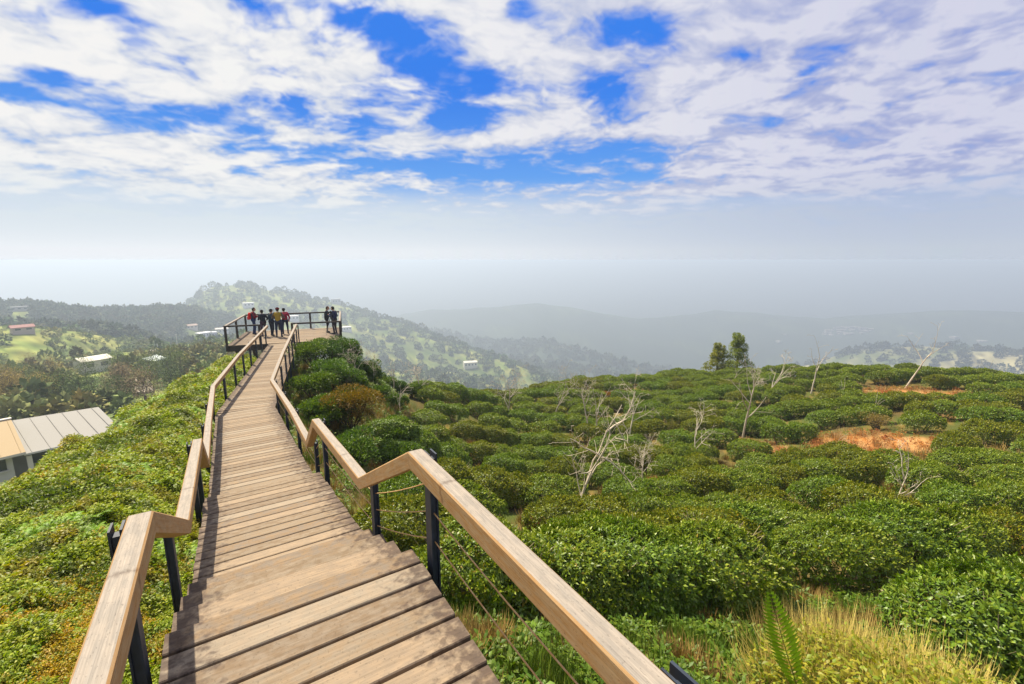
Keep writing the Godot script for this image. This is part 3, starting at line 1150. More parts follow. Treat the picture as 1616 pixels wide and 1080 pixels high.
func fern_mesh(seed_: int, fronds: int, ln: float, c0: Color, c1: Color) -> ArrayMesh:
	rng.seed = seed_
	var m := MB.new()
	for f in fronds:
		var an := TAU * f / fronds + rand(-0.3, 0.3)
		var d := Vector3(cos(an), 0, sin(an))
		var l := ln * rand(0.7, 1.15)
		var rise := rand(0.4, 1.1)
		var col := c0.lerp(c1, rng.randf())
		var prev := Vector3.ZERO
		var segs := 11
		for k in range(1, segs + 1):
			var w := float(k) / segs
			var p := d * l * w * 0.85 + Vector3.UP * l * (rise * w - 0.75 * w * w)
			var dir := (p - prev).normalized()
			var side := dir.cross(Vector3.UP).normalized()
			var up := side.cross(dir).normalized()
			var pl := l * 0.30 * sin(PI * clampf(w * 0.9 + 0.12, 0.0, 1.0))
			for sg in [-1.0, 1.0]:
				m.leaf(prev, (side * sg + dir * 0.45 - up * 0.1).normalized(), up, pl, l * 0.075, col * rand(0.85, 1.15), 0.1)
			prev = p
	return m.mesh()

func tuft_mesh(seed_: int, blades: int, reach: float, ln: float, wd: float, c0: Color, c1: Color, spread := 0.6) -> ArrayMesh:
	rng.seed = seed_
	var m := MB.new()
	for k in blades:
		var an := rand(0, TAU)
		var d := Vector3(cos(an), 0, sin(an))
		var dir := (Vector3.UP + d * rand(0.05, spread) + rvec() * 0.15).normalized()
		m.blade(d * reach * sqrt(rng.randf()), dir, d, ln * rand(0.5, 1.15), wd, rand(0.2, 1.2), c0 * rand(0.8, 1.2), c1.lerp(c0, rng.randf() * 0.5) * rand(0.8, 1.2))
	return m.mesh()

func scatter(n: int, az0: float, az1: float, r0: float, r1: float, ok: Callable) -> Array:
	# places spread evenly over an arc of the ground
	var out := []
	for k in n:
		var r := sqrt(rand(r0 * r0, r1 * r1))
		var p := bearing(deg_to_rad(rand(az0, az1)), r)
		if ok.call(p.x, p.z, r):
			p.y = ground_y(p.x, p.z)
			out.append(p)
	return out

func mound(x: float, z: float) -> float:
	# how high the undergrowth of the bank grows here
	return 0.14 + 0.36 * maxf(0.0, fine.get_noise_2d(x * 18.0, z * 18.0) + 0.1) + 0.14 * maxf(0.0, fine.get_noise_2d(x * 60.0, z * 60.0))

func make_cover() -> void:
	# the bank left of the walk: a thicket of broad leaved creepers, ferns and, close by, yellowing low grass
	var kinds := [
		clump_mesh(301, 60, 0.17, 0.056, 0.55, Color(0.15, 0.225, 0.012), Color(0.29, 0.34, 0.02)),
		clump_mesh(302, 60, 0.16, 0.05, 0.6, Color(0.21, 0.22, 0.022), Color(0.34, 0.31, 0.035)),
		fern_mesh(303, 9, 0.25, Color(0.15, 0.29, 0.012), Color(0.27, 0.40, 0.022)),
		clump_mesh(304, 60, 0.15, 0.04, 0.5, Color(0.30, 0.28, 0.014), Color(0.46, 0.27, 0.02)),
		clump_mesh(305, 54, 0.16, 0.052, 0.55, Color(0.10, 0.155, 0.022), Color(0.18, 0.215, 0.05)),
	]
	rng.seed = 310
	var places := [[], [], [], [], []]
	var tints := [PackedColorArray(), PackedColorArray(), PackedColorArray(), PackedColorArray(), PackedColorArray()]
	var ok := func(x, z, r): return deck_gap(x, z).x > 0.86
	for ring in [[42000, -88.0, -27.0, 1.6, 9.0, 0.6], [30000, -64.0, -27.0, 8.5, 18.0, 0.85], [16000, -56.0, -26.0, 17.0, 33.0, 1.25]]:
		for p in scatter(ring[0], ring[1], ring[2], ring[3], ring[4], ok):
			var g := deck_gap(p.x, p.z)
			var side := (Vector3(p.x, 0, p.z) - course(clampf(g.y, -8, ENDS))).dot(Vector3(-dir1.z, 0, dir1.x))
			if side > 0.0:
				continue
			var n := fine.get_noise_2d(p.x * 18.0 + 7.0, p.z * 18.0)
			var n2 := fine.get_noise_2d(p.x * 45.0, p.z * 45.0 + 9.0)
			var r := Vector2(p.x, p.z).length()
			var lawn := smoothstep(7.2, 4.6, r + n * 2.4 + (0.0 if g.y < 2.0 else 1.5))
			var kind := 0
			if rng.randf() < lawn:
				kind = 3 if n2 > -0.12 else 0
			elif n > 0.22:
				kind = 2
			elif n < -0.2:
				kind = 4
			elif n2 > 0.15:
				kind = 1
			if rng.randf() < 0.12:
				kind = rng.randi() % 5
			var m := mound(p.x, p.z) * (1.0 - lawn * 0.8) * smoothstep(0.8, 1.9, g.x)
			var s: float = ring[5] * rand(0.75, 1.3) * (1.0 - lawn * 0.35)
			p.y += m * rand(0.35, 1.0)
			var lean := Basis(Vector3(rand(-1, 1), 0, rand(-1, 1)).normalized(), rand(0, 0.45))
			places[kind].append(Transform3D(lean * Basis(Vector3.UP, rand(0, TAU)).scaled(Vector3.ONE * s), p))
			var v := rand(0.9, 1.3)
			tints[kind].append(Color(v * rand(0.9, 1.18), v, v * rand(0.8, 1.1)))
	var names := ["creeper", "creeper", "fern_cover", "low_grass", "creeper"]
	var said := ["broad leaved green creeper covering the bank left of the boardwalk", "yellow green creeper covering the bank left of the boardwalk", "bright green ferns among the creepers on the bank", "yellowing low growth on the bank beside the near handrail", "grey green creeper in the hollows of the bank"]
	for k in 5:
		stuff(names[k] if k != 3 else "groundcover", kinds[k], mat.leaf, places[k], tints[k], said[k])
	# weeds and grass along the walk's other flank and between the tea rows
	var weeds := [
		tuft_mesh(320, 30, 0.13, 0.24, 0.009, Color(0.07, 0.14, 0.015), Color(0.17, 0.24, 0.03)),
		clump_mesh(321, 40, 0.15, 0.055, 0.5, Color(0.08, 0.17, 0.015), Color(0.18, 0.26, 0.02)),
		tuft_mesh(322, 40, 0.16, 0.24, 0.010, Color(0.20, 0.14, 0.04), Color(0.36, 0.26, 0.08), 0.9),
	]
	rng.seed = 330
	places = [[], [], []]
	tints = [PackedColorArray(), PackedColorArray(), PackedColorArray()]
	for ring in [[9000, -40.0, 60.0, 1.4, 8.0, 0.9], [9000, -28.0, 54.0, 7.0, 26.0, 1.15], [3500, -22.0, 52.0, 22.0, 58.0, 1.3]]:
		for p in scatter(ring[0], ring[1], ring[2], ring[3], ring[4], func(x, z, r): return deck_gap(x, z).x > 0.86):
			var g := deck_gap(p.x, p.z)
			var side := (Vector3(p.x, 0, p.z) - course(clampf(g.y, -8, ENDS))).dot(Vector3(-dir1.z, 0, dir1.x))
			if side < 0.0:
				continue
			var b := bareness(p.x, p.z)
			var n := fine.get_noise_2d(p.x * 30.0, p.z * 30.0)
			if b > 0.25 + n:
				continue
			if ring[3] > 6.0 and b < -0.6 and n > -0.2 and g.x > 2.8 and p.x / -p.z > -0.24:
				continue
			var kind := 0 if n > 0.2 else 1
			if n < -0.26 or b > -0.3 and rng.randf() < 0.7:
				kind = 2
			places[kind].append(Transform3D(Basis(Vector3.UP, rand(0, TAU)).scaled(Vector3.ONE * ring[5] * rand(0.6, 1.25)), p - Vector3.UP * 0.02))
			var v := rand(0.75, 1.2)
			tints[kind].append(Color(v * rand(0.9, 1.15), v, v))
	said = ["green grass growing between the boardwalk and the tea", "leafy weeds between the boardwalk and the tea", "dry yellow grass on the paths between the tea rows"]
	for k in 3:
		stuff(["grass", "weeds", "grass"][k], weeds[k], mat.grass if k != 1 else mat.leaf, places[k], tints[k], said[k])

func make_bare_cover() -> void:
	# dried fern and straw on the patches of open soil
	var kinds := [clump_mesh(370, 44, 0.2, 0.085, 0.22, Color(0.30, 0.11, 0.025), Color(0.46, 0.20, 0.05), 0.9), tuft_mesh(371, 36, 0.2, 0.3, 0.010, Color(0.28, 0.17, 0.06), Color(0.50, 0.36, 0.17), 1.3), clump_mesh(372, 40, 0.18, 0.08, 0.25, Color(0.22, 0.07, 0.02), Color(0.34, 0.13, 0.03), 0.9)]
	var places := [[], [], []]
	var tints := [PackedColorArray(), PackedColorArray(), PackedColorArray()]
	rng.seed = 372
	for p in bare:
		for k in int(clampf(p[2] * p[3] * 26.0, 30, 420)):
			var an := rand(0, TAU)
			var rr := sqrt(rng.randf()) * 1.15
			var f: Vector2 = p[1]
			var q: Vector2 = f * (cos(an) * rr * p[3]) + Vector2(-f.y, f.x) * (sin(an) * rr * p[2])
			var at := Vector3(p[0].x + q.x, 0, p[0].z + q.y)
			var n := fine.get_noise_2d(at.x * 40.0, at.z * 40.0)
			if n < -0.12 and rng.randf() < 0.85:
				continue
			at.y = ground_y(at.x, at.z)
			var kind := 1 if n > 0.18 else 0 if rng.randf() < 0.7 else 2
			places[kind].append(Transform3D(Basis(Vector3.UP, rand(0, TAU)).scaled(Vector3.ONE * rand(0.7, 1.5)), at))
			var v := rand(0.75, 1.2)
			tints[kind].append(Color(v, v * rand(0.85, 1.1), v))
	for k in 3:
		stuff("dry_undergrowth", kinds[k], mat.grass, places[k], tints[k], ["rust coloured dried fern on the open soil among the tea", "straw on the open soil among the tea", "dark red dried leaves on the open soil among the tea"][k])

func make_dry_grass() -> void:
	make_bare_cover()
	# the mound of dry grass in front of the tea, with a green fern frond standing beside it
	rng.seed = 340
	var stalk := MB.new()
	var centers := [[1275, 1000, 4.3, 0.66], [1330, 985, 4.5, 0.7], [1390, 1000, 4.2, 0.7], [1250, 1060, 3.7, 0.45], [1330, 1000, 4.3, 0.62], [1430, 1010, 4.15, 0.66], [1520, 1020, 4.1, 0.6], [1590, 1040, 4.1, 0.55], [1400, 1060, 3.7, 0.45], [1500, 1075, 3.7, 0.45], [1300, 1050, 3.8, 0.4], [1600, 1080, 3.6, 0.45], [1460, 985, 4.6, 0.6], [1550, 1000, 4.5, 0.55]]
	for c in centers:
		var t := ground_spot(c[0], c[1], c[2])
		var o := thing("grass_clump", "thick clump of dry straw coloured grass in front of the tea", "grass", t, rand(0, TAU), "dry grass clumps before the tea")
		rng.seed = 350 + int(c[0])
		var m := tuft_mesh(350 + int(c[0]), 560, 0.36, c[3] * 0.86, 0.006, Color(0.30, 0.24, 0.03), Color(0.60, 0.47, 0.15), 1.8)
		part("stalks", m, mat.grass, o)
		part("leaves", clump_mesh(360 + int(c[0]), 560, 0.44, 0.05, 0.5, Color(0.19, 0.27, 0.02), Color(0.40, 0.34, 0.03)), mat.leaf, o)
	# the fern frond
	var base := ground_spot(1290, 1075, 3.55)
	var f := thing("fern_frond", "single tall green fern frond standing beside the dry grass", "fern", base)
	var m := MB.new()
	var stem := MB.new()
	var az := az_of(1240, 1000)
	var across := Vector3(cos(az), 0, sin(az))
	var lean := (Vector3.UP * 1.0 - across * 0.42).normalized()
	var prev := Vector3.ZERO
	var ln := 0.95
	var face := (-bearing(az, 1.0) + across * 0.3).normalized()
	for k in range(1, 34):
		var w := k / 33.0
		var p := lean * ln * w - face * 0.10 * w * w + across * 0.05 * w * w
		var dir := (p - prev).normalized()
		var side := dir.cross(face).normalized()
		stem.tube(prev, 0.006 * (1.0 - w * 0.8), p, 0.006 * (1.0 - w * 0.8) * 0.97, 5, Color(0.14, 0.17, 0.03))
		if w > 0.25:
			var pl := 0.135 * sin(PI * clampf((w - 0.18) * 1.12, 0.05, 0.97))
			for sg in [-1.0, 1.0]:
				m.leaf(p, (side * sg + dir * 0.55).normalized(), face, pl, 0.034, Color(0.20, 0.33, 0.025) * rand(0.85, 1.15), 0.08)
		prev = p
	part("stem", stem.mesh(), mat.bark, f)
	part("leaflets", m.mesh(), mat.leaf, f)

func shrub(called: String, label: String, at: Vector3, size: Vector3, seed_: int, leaves: int, leaf: float, c0: Color, c1: Color, group := "", stretch := 0.5) -> Node3D:
	# a free growing bush: several rounded lobes of leaves on a knot of stems
	rng.seed = seed_
	var o := thing(called, label, "bush", at, rand(0, TAU), group)
	var lobes := []
	for k in 11:
		var an := rand(0, TAU)
		var q := Vector3(cos(an) * size.x * rand(0.1, 0.62), size.y * rand(0.3, 0.78), sin(an) * size.z * rand(0.1, 0.62))
		lobes.append([q, rand(0.26, 0.46) * (size.x + size.z) * 0.5])
	lobes.append([Vector3(0, size.y * 0.62, 0), 0.5 * (size.x + size.z) * 0.5])
	var m := MB.new()
	for k in leaves:
		var l: Array = lobes[rng.randi() % lobes.size()]
		var d := rvec().normalized()
		if d.y < -0.3:
			d.y = -d.y
		var p: Vector3 = l[0] + d * l[1] * rand(0.72, 1.05) * Vector3(1, 0.75, 1)
		if p.y < 0.0:
			continue
		var dir := (d + Vector3.UP * 0.3 + rvec() * 0.7).normalized()
		m.leaf(p, dir, (d + Vector3.UP * 0.6 + rvec() * 0.5).normalized(), leaf * rand(0.7, 1.25), leaf * stretch * rand(0.8, 1.2), c0.lerp(c1, pow(rng.randf(), 1.5)) * rand(0.75, 1.25))
	part("foliage", m.mesh(), mat.leaf, o)
	var s := MB.new()
	for l in lobes:
		s.tube(Vector3(rand(-0.1, 0.1), -0.15, rand(-0.1, 0.1)), 0.035, l[0], 0.012, 5, Color(0.10, 0.075, 0.05))
		for k in 8:
			s.tube(l[0] * 0.8, 0.012, l[0] + rvec().normalized() * l[1] * 0.8, 0.003, 4, Color(0.10, 0.08, 0.05))
	part("branches", s.mesh(), mat.bark, o)
	return o

func make_shrubs() -> void:
	shrub("rust_shrub", "round rusty olive shrub beside the boardwalk bend", meet_ground(556, 682, 9.0, 22.0), Vector3(1.4, 1.9, 1.2), 501, 11000, 0.075, Color(0.11, 0.10, 0.010), Color(0.34, 0.18, 0.018), "", 0.3)
	# the thicket right of the far walk, below the lookout
	var spots := [[478, 600, 1.5], [500, 570, 1.6], [520, 550, 1.4], [545, 556, 1.3], [575, 562, 1.2], [600, 572, 1.0], [470, 640, 1.2], [498, 622, 1.2], [480, 565, 1.4], [530, 590, 1.1], [620, 584, 0.9], [560, 580, 1.1], [590, 590, 0.9], [515, 662, 1.0], [640, 600, 0.9], [486, 680, 0.9], [502, 545, 1.3], [655, 612, 0.8]]
	var k := 0
	for s in spots:
		var p := meet_ground(s[0], s[1] + 16.0, 8.0, 30.0)
		if deck_gap(p.x, p.z).x < 1.5 or deck_gap(p.x, p.z).y > ENDS + 0.5:
			p += p_r * 1.2
			p.y = ground_y(p.x, p.z)
		var c: Array = [[Color(0.055, 0.12, 0.018), Color(0.12, 0.20, 0.025)], [Color(0.07, 0.14, 0.02), Color(0.17, 0.23, 0.02)], [Color(0.045, 0.10, 0.022), Color(0.09, 0.16, 0.03)]][k % 3]
		shrub("hillside_shrub", "leafy dark green shrub in the thicket below the lookout platform", p, Vector3(0.95, 0.95, 0.85) * s[2], 520 + k, 5200, 0.085, c[0], c[1], "thicket below the lookout")
		k += 1
	rng.seed = 590
	for e in 26:
		var p := bearing(deg_to_rad(rand(-27.0, -12.0)), rand(10.5, 26.5))
		var sd := rng.randi() % 1000
		if deck_gap(p.x, p.z).x < 1.7:
			continue
		p.y = ground_y(p.x, p.z)
		shrub("hillside_shrub", "leafy dark green shrub in the thicket below the lookout platform", p, Vector3(0.95, 0.8, 0.9) * (0.7 + (sd % 5) * 0.1), 6000 + sd, 3600, 0.085, Color(0.06, 0.125, 0.018), Color(0.14, 0.21, 0.025), "thicket below the lookout")
	# yellow and rust tinted wild bushes among the tea
	var odd := [[1060, 682, 0.55, 0], [1385, 680, 0.75, 1], [1385, 608, 0.6, 1], [1030, 772, 0.3, 2], [1075, 700, 0.4, 0], [1295, 750, 0.45, 0], [1310, 862, 0.22, 2], [960, 632, 0.5, 2], [850, 660, 0.5, 1], [1165, 865, 0.3, 1], [1530, 862, 0.3, 1], [660, 622, 0.4, 2], [1128, 850, 0.25, 3], [845, 845, 0.3, 3]]
	k = 0
	for s in odd:
		var c: Array = [[Color(0.12, 0.14, 0.015), Color(0.24, 0.21, 0.025)], [Color(0.22, 0.16, 0.05), Color(0.36, 0.26, 0.10)], [Color(0.26, 0.12, 0.015), Color(0.42, 0.19, 0.02)], [Color(0.14, 0.04, 0.02), Color(0.25, 0.08, 0.02)]][s[3]]
		var words: String = ["yellow green wild bush standing among the tea rows", "straw coloured dry bush among the tea rows", "small orange leaved bush among the tea rows", "low dark red leaved bush among the tea"][s[3]]
		shrub("wild_bush", words, meet_ground(s[0], s[1], 4.5, 60.0), Vector3(1.1, 0.9, 1.0) * s[2] * 1.25, 560 + k, 1500, 0.07, c[0], c[1], "wild bushes among the tea, kind %d" % (s[3] + 1), 0.35)
		k += 1


# ------------------------------------------------------------------ trees
var twig := 0.004

func limb(m: MB, p: Vector3, dir: Vector3, ln: float, ra: float, depth: int, col: Color, kids: int, up := 0.12) -> void:
	# a crooked tapering branch with twigs
	var segs := 5 if depth > 1 else 3
	var q := p
	var d := dir.normalized()
	for k in segs:
		var w0 := float(k) / segs
		var w1 := float(k + 1) / segs
		d = (d + rvec() * 0.2 + Vector3.UP * up * 0.5).normalized()
		var e := q + d * ln / segs
		m.tube(q, maxf(twig, ra * (1.0 - w0 * 0.75)), e, maxf(twig, ra * (1.0 - w1 * 0.75)), 6 if depth > 1 else 4, col * rand(0.9, 1.1))
		if depth > 0 and k > 0:
			for b in kids:
				if rng.randf() < 0.75:
					var side := d.cross(rvec()).normalized()
					limb(m, e, d * 0.55 + side * 0.9, ln * rand(0.32, 0.6) * (1.1 - w1 * 0.5), ra * (1.0 - w1 * 0.75) * 0.6, depth - 1, col, kids, up)
		q = e

func dead_tree(label: String, at: Vector3, height: float, lean: Vector3, seed_: int, stems: int, kids: int, col := Color(0.42, 0.36, 0.28), girth := 1.0) -> void:
	rng.seed = seed_
	var o := thing("bare_tree", label, "tree", at, 0.0, "bleached bare trees among the tea")
	var m := MB.new()
	var q := Vector3(0, -0.15, 0)
	var d := (Vector3.UP + lean).normalized()
	var ra := height * 0.0125 * girth
	var segs := 7
	var forks := []
	for k in segs:
		d = (d + rvec() * 0.10).normalized()
		var e := q + d * (height * 0.62 / segs)
		m.tube(q, ra * (1.0 - 0.65 * k / segs), e, ra * (1.0 - 0.65 * (k + 1) / segs), 7, col * rand(0.85, 1.1))
		if k >= 2:
			forks.append([e, d, ra * (1.0 - 0.65 * (k + 1) / segs)])
		q = e
	part("trunk", m.mesh(), mat.bark, o)
	for k in stems:
		var f: Array = forks[forks.size() - 1 - (k % forks.size())]
		var side: Vector3 = f[1].cross(rvec()).normalized()
		var b := MB.new()
		limb(b, f[0], f[1] * 0.95 + side * (0.35 if k == 0 else 0.75), height * rand(0.26, 0.44), f[2] * 0.8, 2, col, kids)
		part("branch", b.mesh(), mat.bark, o)

func make_dead_trees() -> void:
	var az := az_of(950, 700)
	var right := Vector3(cos(az), 0, sin(az))
	# u and v of the foot, height in picture units, lean across the picture, stems, kids, words
	var list := [
		[872, 668, 74, 0.1, 4, 1, "slim bare tree on the dip of the tea hill"],
		[800, 668, 78, 0.05, 8, 2, "twiggy bare tree where the tea hill dips"],
		[928, 690, 88, 0.02, 5, 1, "upright many stemmed bare tree behind the big leaning one"],
		[941, 692, 82, 0.08, 4, 1, "upright many stemmed bare tree behind the big leaning one"],
		[988, 716, 96, 0.18, 5, 1, "slender bare tree leaning past the big leaning one"],
		[1012, 775, 72, 0.05, 8, 2, "low twiggy bare shrub tree at the orange bush"],
		[1095, 735, 84, 0.02, 5, 1, "thin grey bare tree by the yellow green bush"],
		[1172, 692, 106, 0.12, 6, 1, "pale forked bare tree below the green tree pair"],
		[1203, 636, 74, 0.5, 4, 1, "bare tree leaning hard towards the crest"],
		[1280, 622, 74, 0.15, 3, 1, "thin bare sapling breaking the crest of the tea hill"],
		[1427, 615, 84, 0.42, 2, 0, "tall leaning bare pole tree by the orange soil"],
		[1406, 815, 108, 0.1, 7, 1, "spreading bare tree in front of the orange soil"],
		[1313, 718, 40, 0.1, 3, 0, "small forked dead stump beside the orange soil"],
		[1320, 638, 36, 0.5, 2, 0, "short leaning dead stump among far tea rows"],
		[1380, 658, 34, 0.0, 3, 0, "short forked dead stump above the orange soil"],
		[1545, 600, 40, 0.15, 2, 0, "thin dead sapling at the end of the crest"],
		[1152, 612, 34, 0.45, 2, 0, "short leaning dead stem below the green tree pair"],
		[1346, 588, 22, 0.1, 1, 0, "tiny dead stem on the crest"],
		[620, 622, 48, 0.1, 6, 1, "grey bare tree behind the rusty shrub"],
		[632, 655, 50, 0.0, 5, 1, "slim bare tree beside the rusty shrub"],
		[662, 628, 52, 0.0, 7, 2, "brushy bare tree right behind the rusty shrub"],
		[566, 606, 52, 0.0, 9, 2, "brushy grey bare bush rising over the rusty shrub"],
		[588, 606, 40, 0.2, 7, 2, "brushy grey bare bush rising over the rusty shrub"],
		[705, 620, 46, 0.1, 5, 1, "faint bare tree on the shoulder below the lookout"],
		[1613, 800, 50, 0.1, 3, 0, "pale dead stem at the end of the tea row"],
		[1186, 628, 40, 0.0, 6, 2, "brushy dry bush beside the leaning bare tree"],
		[950, 600, 34, 0.1, 4, 1, "faint bare sapling on the crest of the dip"],
	]
	var k := 0
	for t in list:
		var p := meet_ground(t[0], t[1], 6.0, 58.0)
		var d := Vector2(p.x, p.z).length() * cos(az_of(t[0], t[1]))
		twig = clampf(d * 0.00022, 0.003, 0.010)
		landmarks.append([p, t[6]])
		dead_tree(t[6], p, t[2] / FOCAL * d * 1.4, right * t[3], 600 + k * 3, t[4] + 1, t[5] + (1 if t[2] > 60 and k % 2 == 0 else 0), Color(0.56, 0.49, 0.39) * (0.8 + 0.05 * (k % 7)))
		k += 1
	# the big leaning one, limb by limb
	rng.seed = 690
	twig = 0.005
	var foot := meet_ground(903, 836, 6.0, 40.0)
	var depth := -foot.z
	landmarks.append([foot, "large leaning bare tree"])
	var o := thing("bare_tree", "large bleached bare tree leaning over the tea in front of the hill", "tree", foot, 0.0, "bleached bare trees among the tea")
	var fwd := bearing(az, 1.0)
	var spot := func(u: float, v: float, off: float) -> Vector3:
		var z := depth + off
		return Vector3((u - 903.0) / FOCAL * z * 0.97, (836.0 - v) / FOCAL * z * 1.03, 0) * Basis(Vector3.UP, -az * 0.0) + Vector3(0, 0, -off)
	var col := Color(0.58, 0.50, 0.38)
	var m := MB.new()
	var tr := [spot.call(903, 846, 0), spot.call(909, 805, 0), spot.call(918, 780, 0.05), spot.call(926, 757, 0.05), spot.call(936, 735, 0.1)]
	for q in tr.size() - 1:
		m.tube(tr[q], 0.05 - q * 0.006, tr[q + 1], 0.044 - q * 0.006, 8, col * rand(0.9, 1.05))
	part("trunk", m.mesh(), mat.bark, o)
	var arms := [
		[[926, 757, 0.05], [938, 722, 0.2], [948, 706, 0.2], [960, 676, 0.3], [972, 655, 0.3], [985, 632, 0.35]],
		[[936, 735, 0.1], [950, 700, -0.1], [957, 680, -0.2], [962, 660, -0.2], [958, 640, -0.25]],
		[[926, 757, 0.05], [945, 735, 0.3], [962, 724, 0.4], [975, 715, 0.5]],
		[[950, 713, 0.2], [932, 700, 0.1], [920, 694, 0.05], [908, 682, 0], [896, 676, 0]],
		[[950, 713, 0.2], [970, 728, 0.3], [985, 742, 0.35], [1000, 757, 0.3], [1008, 764, 0.3]],
		[[936, 735, 0.1], [924, 728, -0.2], [916, 724, -0.3], [909, 720, -0.3]],
		[[918, 780, 0.05], [912, 758, 0.2], [910, 742, 0.3], [906, 735, 0.3]],
		[[960, 676, 0.3], [975, 672, 0.5], [990, 668, 0.6], [1003, 650, 0.7], [1010, 622, 0.7]],
		[[972, 655, 0.3], [990, 690, 0.4], [1000, 700, 0.4]],
	]
	for a in arms:
		var b := MB.new()
		var ra := 0.028 if a.size() > 4 else 0.018
		for q in a.size() - 1:
			var p0: Vector3 = spot.call(a[q][0], a[q][1], a[q][2])
			var p1: Vector3 = spot.call(a[q + 1][0], a[q + 1][1], a[q + 1][2])
			var w: float = float(q) / a.size()
			var w1: float = float(q + 1) / a.size()
			b.tube(p0, ra * (1.0 - w * 0.8), p1, ra * (1.0 - w1 * 0.8), 6, col * rand(0.9, 1.1))
			if q > 0:
				for e in 3:
					limb(b, p0.lerp(p1, rng.randf()), (p1 - p0).normalized() * 0.6 + rvec() * 0.8, rand(0.3, 0.7), ra * (1.0 - w1 * 0.8) * 0.5, 1, col, 1)
		part("branch", b.mesh(), mat.bark, o)

func leafy_tree(called: String, label: String, at: Vector3, height: float, wide: float, seed_: int, leaves: int, leaf: float, c0: Color, c1: Color, group: String, cone := 0.0, bare := 0.25, m_leaf: Material = null) -> Node3D:
	rng.seed = seed_
	var o := thing(called, label, "tree", at, rand(0, TAU), group)
	var s := MB.new()
	var lean := Vector3(rand(-0.06, 0.06), 1, rand(-0.06, 0.06))
	var q := Vector3(0, -0.3, 0)
	var ra := height * 0.022
	for k in 6:
		var e: Vector3 = lean * height * 0.85 * (k + 1) / 6.0 + Vector3(rand(-1, 1), 0, rand(-1, 1)) * wide * 0.04
		s.tube(q, ra * (1.0 - k / 7.0), e, ra * (1.0 - (k + 1) / 7.0), 6, Color(0.11, 0.085, 0.06))
		q = e
	var lobes := []
	var count := 15
	for k in count:
		var w := (k + rng.randf()) / count
		var y := lerpf(bare, 0.94, w)
		var reach := wide * 0.5 * (lerpf(1.0, 0.16, w) if cone > 0.0 else sqrt(maxf(0.1, 1.0 - pow(2.0 * w - 0.9, 2.0))))
		var an := k * 2.4 + rand(-0.4, 0.4)
		var p := Vector3(cos(an), 0, sin(an)) * reach * rand(0.35, 0.8) + Vector3.UP * height * y
		lobes.append([p, wide * rand(0.15, 0.24) * (lerpf(1.1, 0.62, w) if cone > 0.0 else 1.0)])
		s.tube(lean * height * y * 0.82, ra * 0.4, p, ra * 0.12, 5, Color(0.11, 0.085, 0.06))
	part("trunk", s.mesh(), mat.bark, o)
	var m := MB.new()
	for k in leaves:
		var l: Array = lobes[rng.randi() % count]
		var d := rvec().normalized()
		var p: Vector3 = l[0] + d * l[1] * Vector3(1, 0.85, 1) * pow(rng.randf(), 0.35)
		m.leaf(p, (d + rvec() * 0.8).normalized(), (d + Vector3.UP * 0.7 + rvec() * 0.4).normalized(), leaf * rand(0.7, 1.3), leaf * 0.5 * rand(0.8, 1.2), c0.lerp(c1, rng.randf()) * rand(0.75, 1.25))
	part("crown", m.mesh(), m_leaf if m_leaf else mat.leaf, o)
	return o

func make_trees() -> void:
	var a := meet_ground(1131, 590, 20.0, 56.0)
	var b := meet_ground(1160, 590, 20.0, 56.0)
	var k := Vector2(a.x, a.z).length() * cos(az_of(1131, 588)) / FOCAL
	leafy_tree("evergreen_tree", "shorter of the two green trees standing together on the tea hill crest", a, 78.0 * k, 52.0 * k, 701, 6800, 0.15, Color(0.13, 0.18, 0.014), Color(0.33, 0.30, 0.024), "green tree pair on the crest", 1.0, 0.3)
	leafy_tree("evergreen_tree", "taller of the two green trees standing together on the tea hill crest", b, 90.0 * k, 56.0 * k, 702, 8200, 0.15, Color(0.11, 0.17, 0.014), Color(0.27, 0.30, 0.022), "green tree pair on the crest", 1.0, 0.26)
	# trees of the near valley behind the roofs
	rng.seed = 720
	var spots := []
	for q in 46:
		spots.append([rand(-60, 300), rand(592, 655), q])
	var kinds := [["yellowing leafy tree in the valley behind the roofs", Color(0.24, 0.19, 0.04), Color(0.42, 0.32, 0.10)], ["green leafy tree in the valley behind the roofs", Color(0.09, 0.14, 0.03), Color(0.19, 0.23, 0.05)], ["dark bushy tree in the valley behind the roofs", Color(0.06, 0.10, 0.03), Color(0.12, 0.16, 0.05)], ["brownish sparse tree in the valley behind the roofs", Color(0.20, 0.15, 0.08), Color(0.30, 0.23, 0.13)]]
	for s in spots:
		var p := meet_ground(s[0], s[1], 92.0, 420.0)
		var kind: int = 0 if s[0] < 90 and s[1] > 600 and s[2] % 2 == 0 else [1, 2, 3, 1, 2][s[2] % 5]
		var hh := 5.5 + 3.0 * fposmod(s[2] * 0.37, 1.0)
		leafy_tree("valley_tree", kinds[kind][0], p, hh, hh * 0.95, 730 + s[2], 2400, 0.24, kinds[kind][1], kinds[kind][2], "valley trees, kind %d" % (kind + 1), 0.0, 0.22, mat.far_leaf)

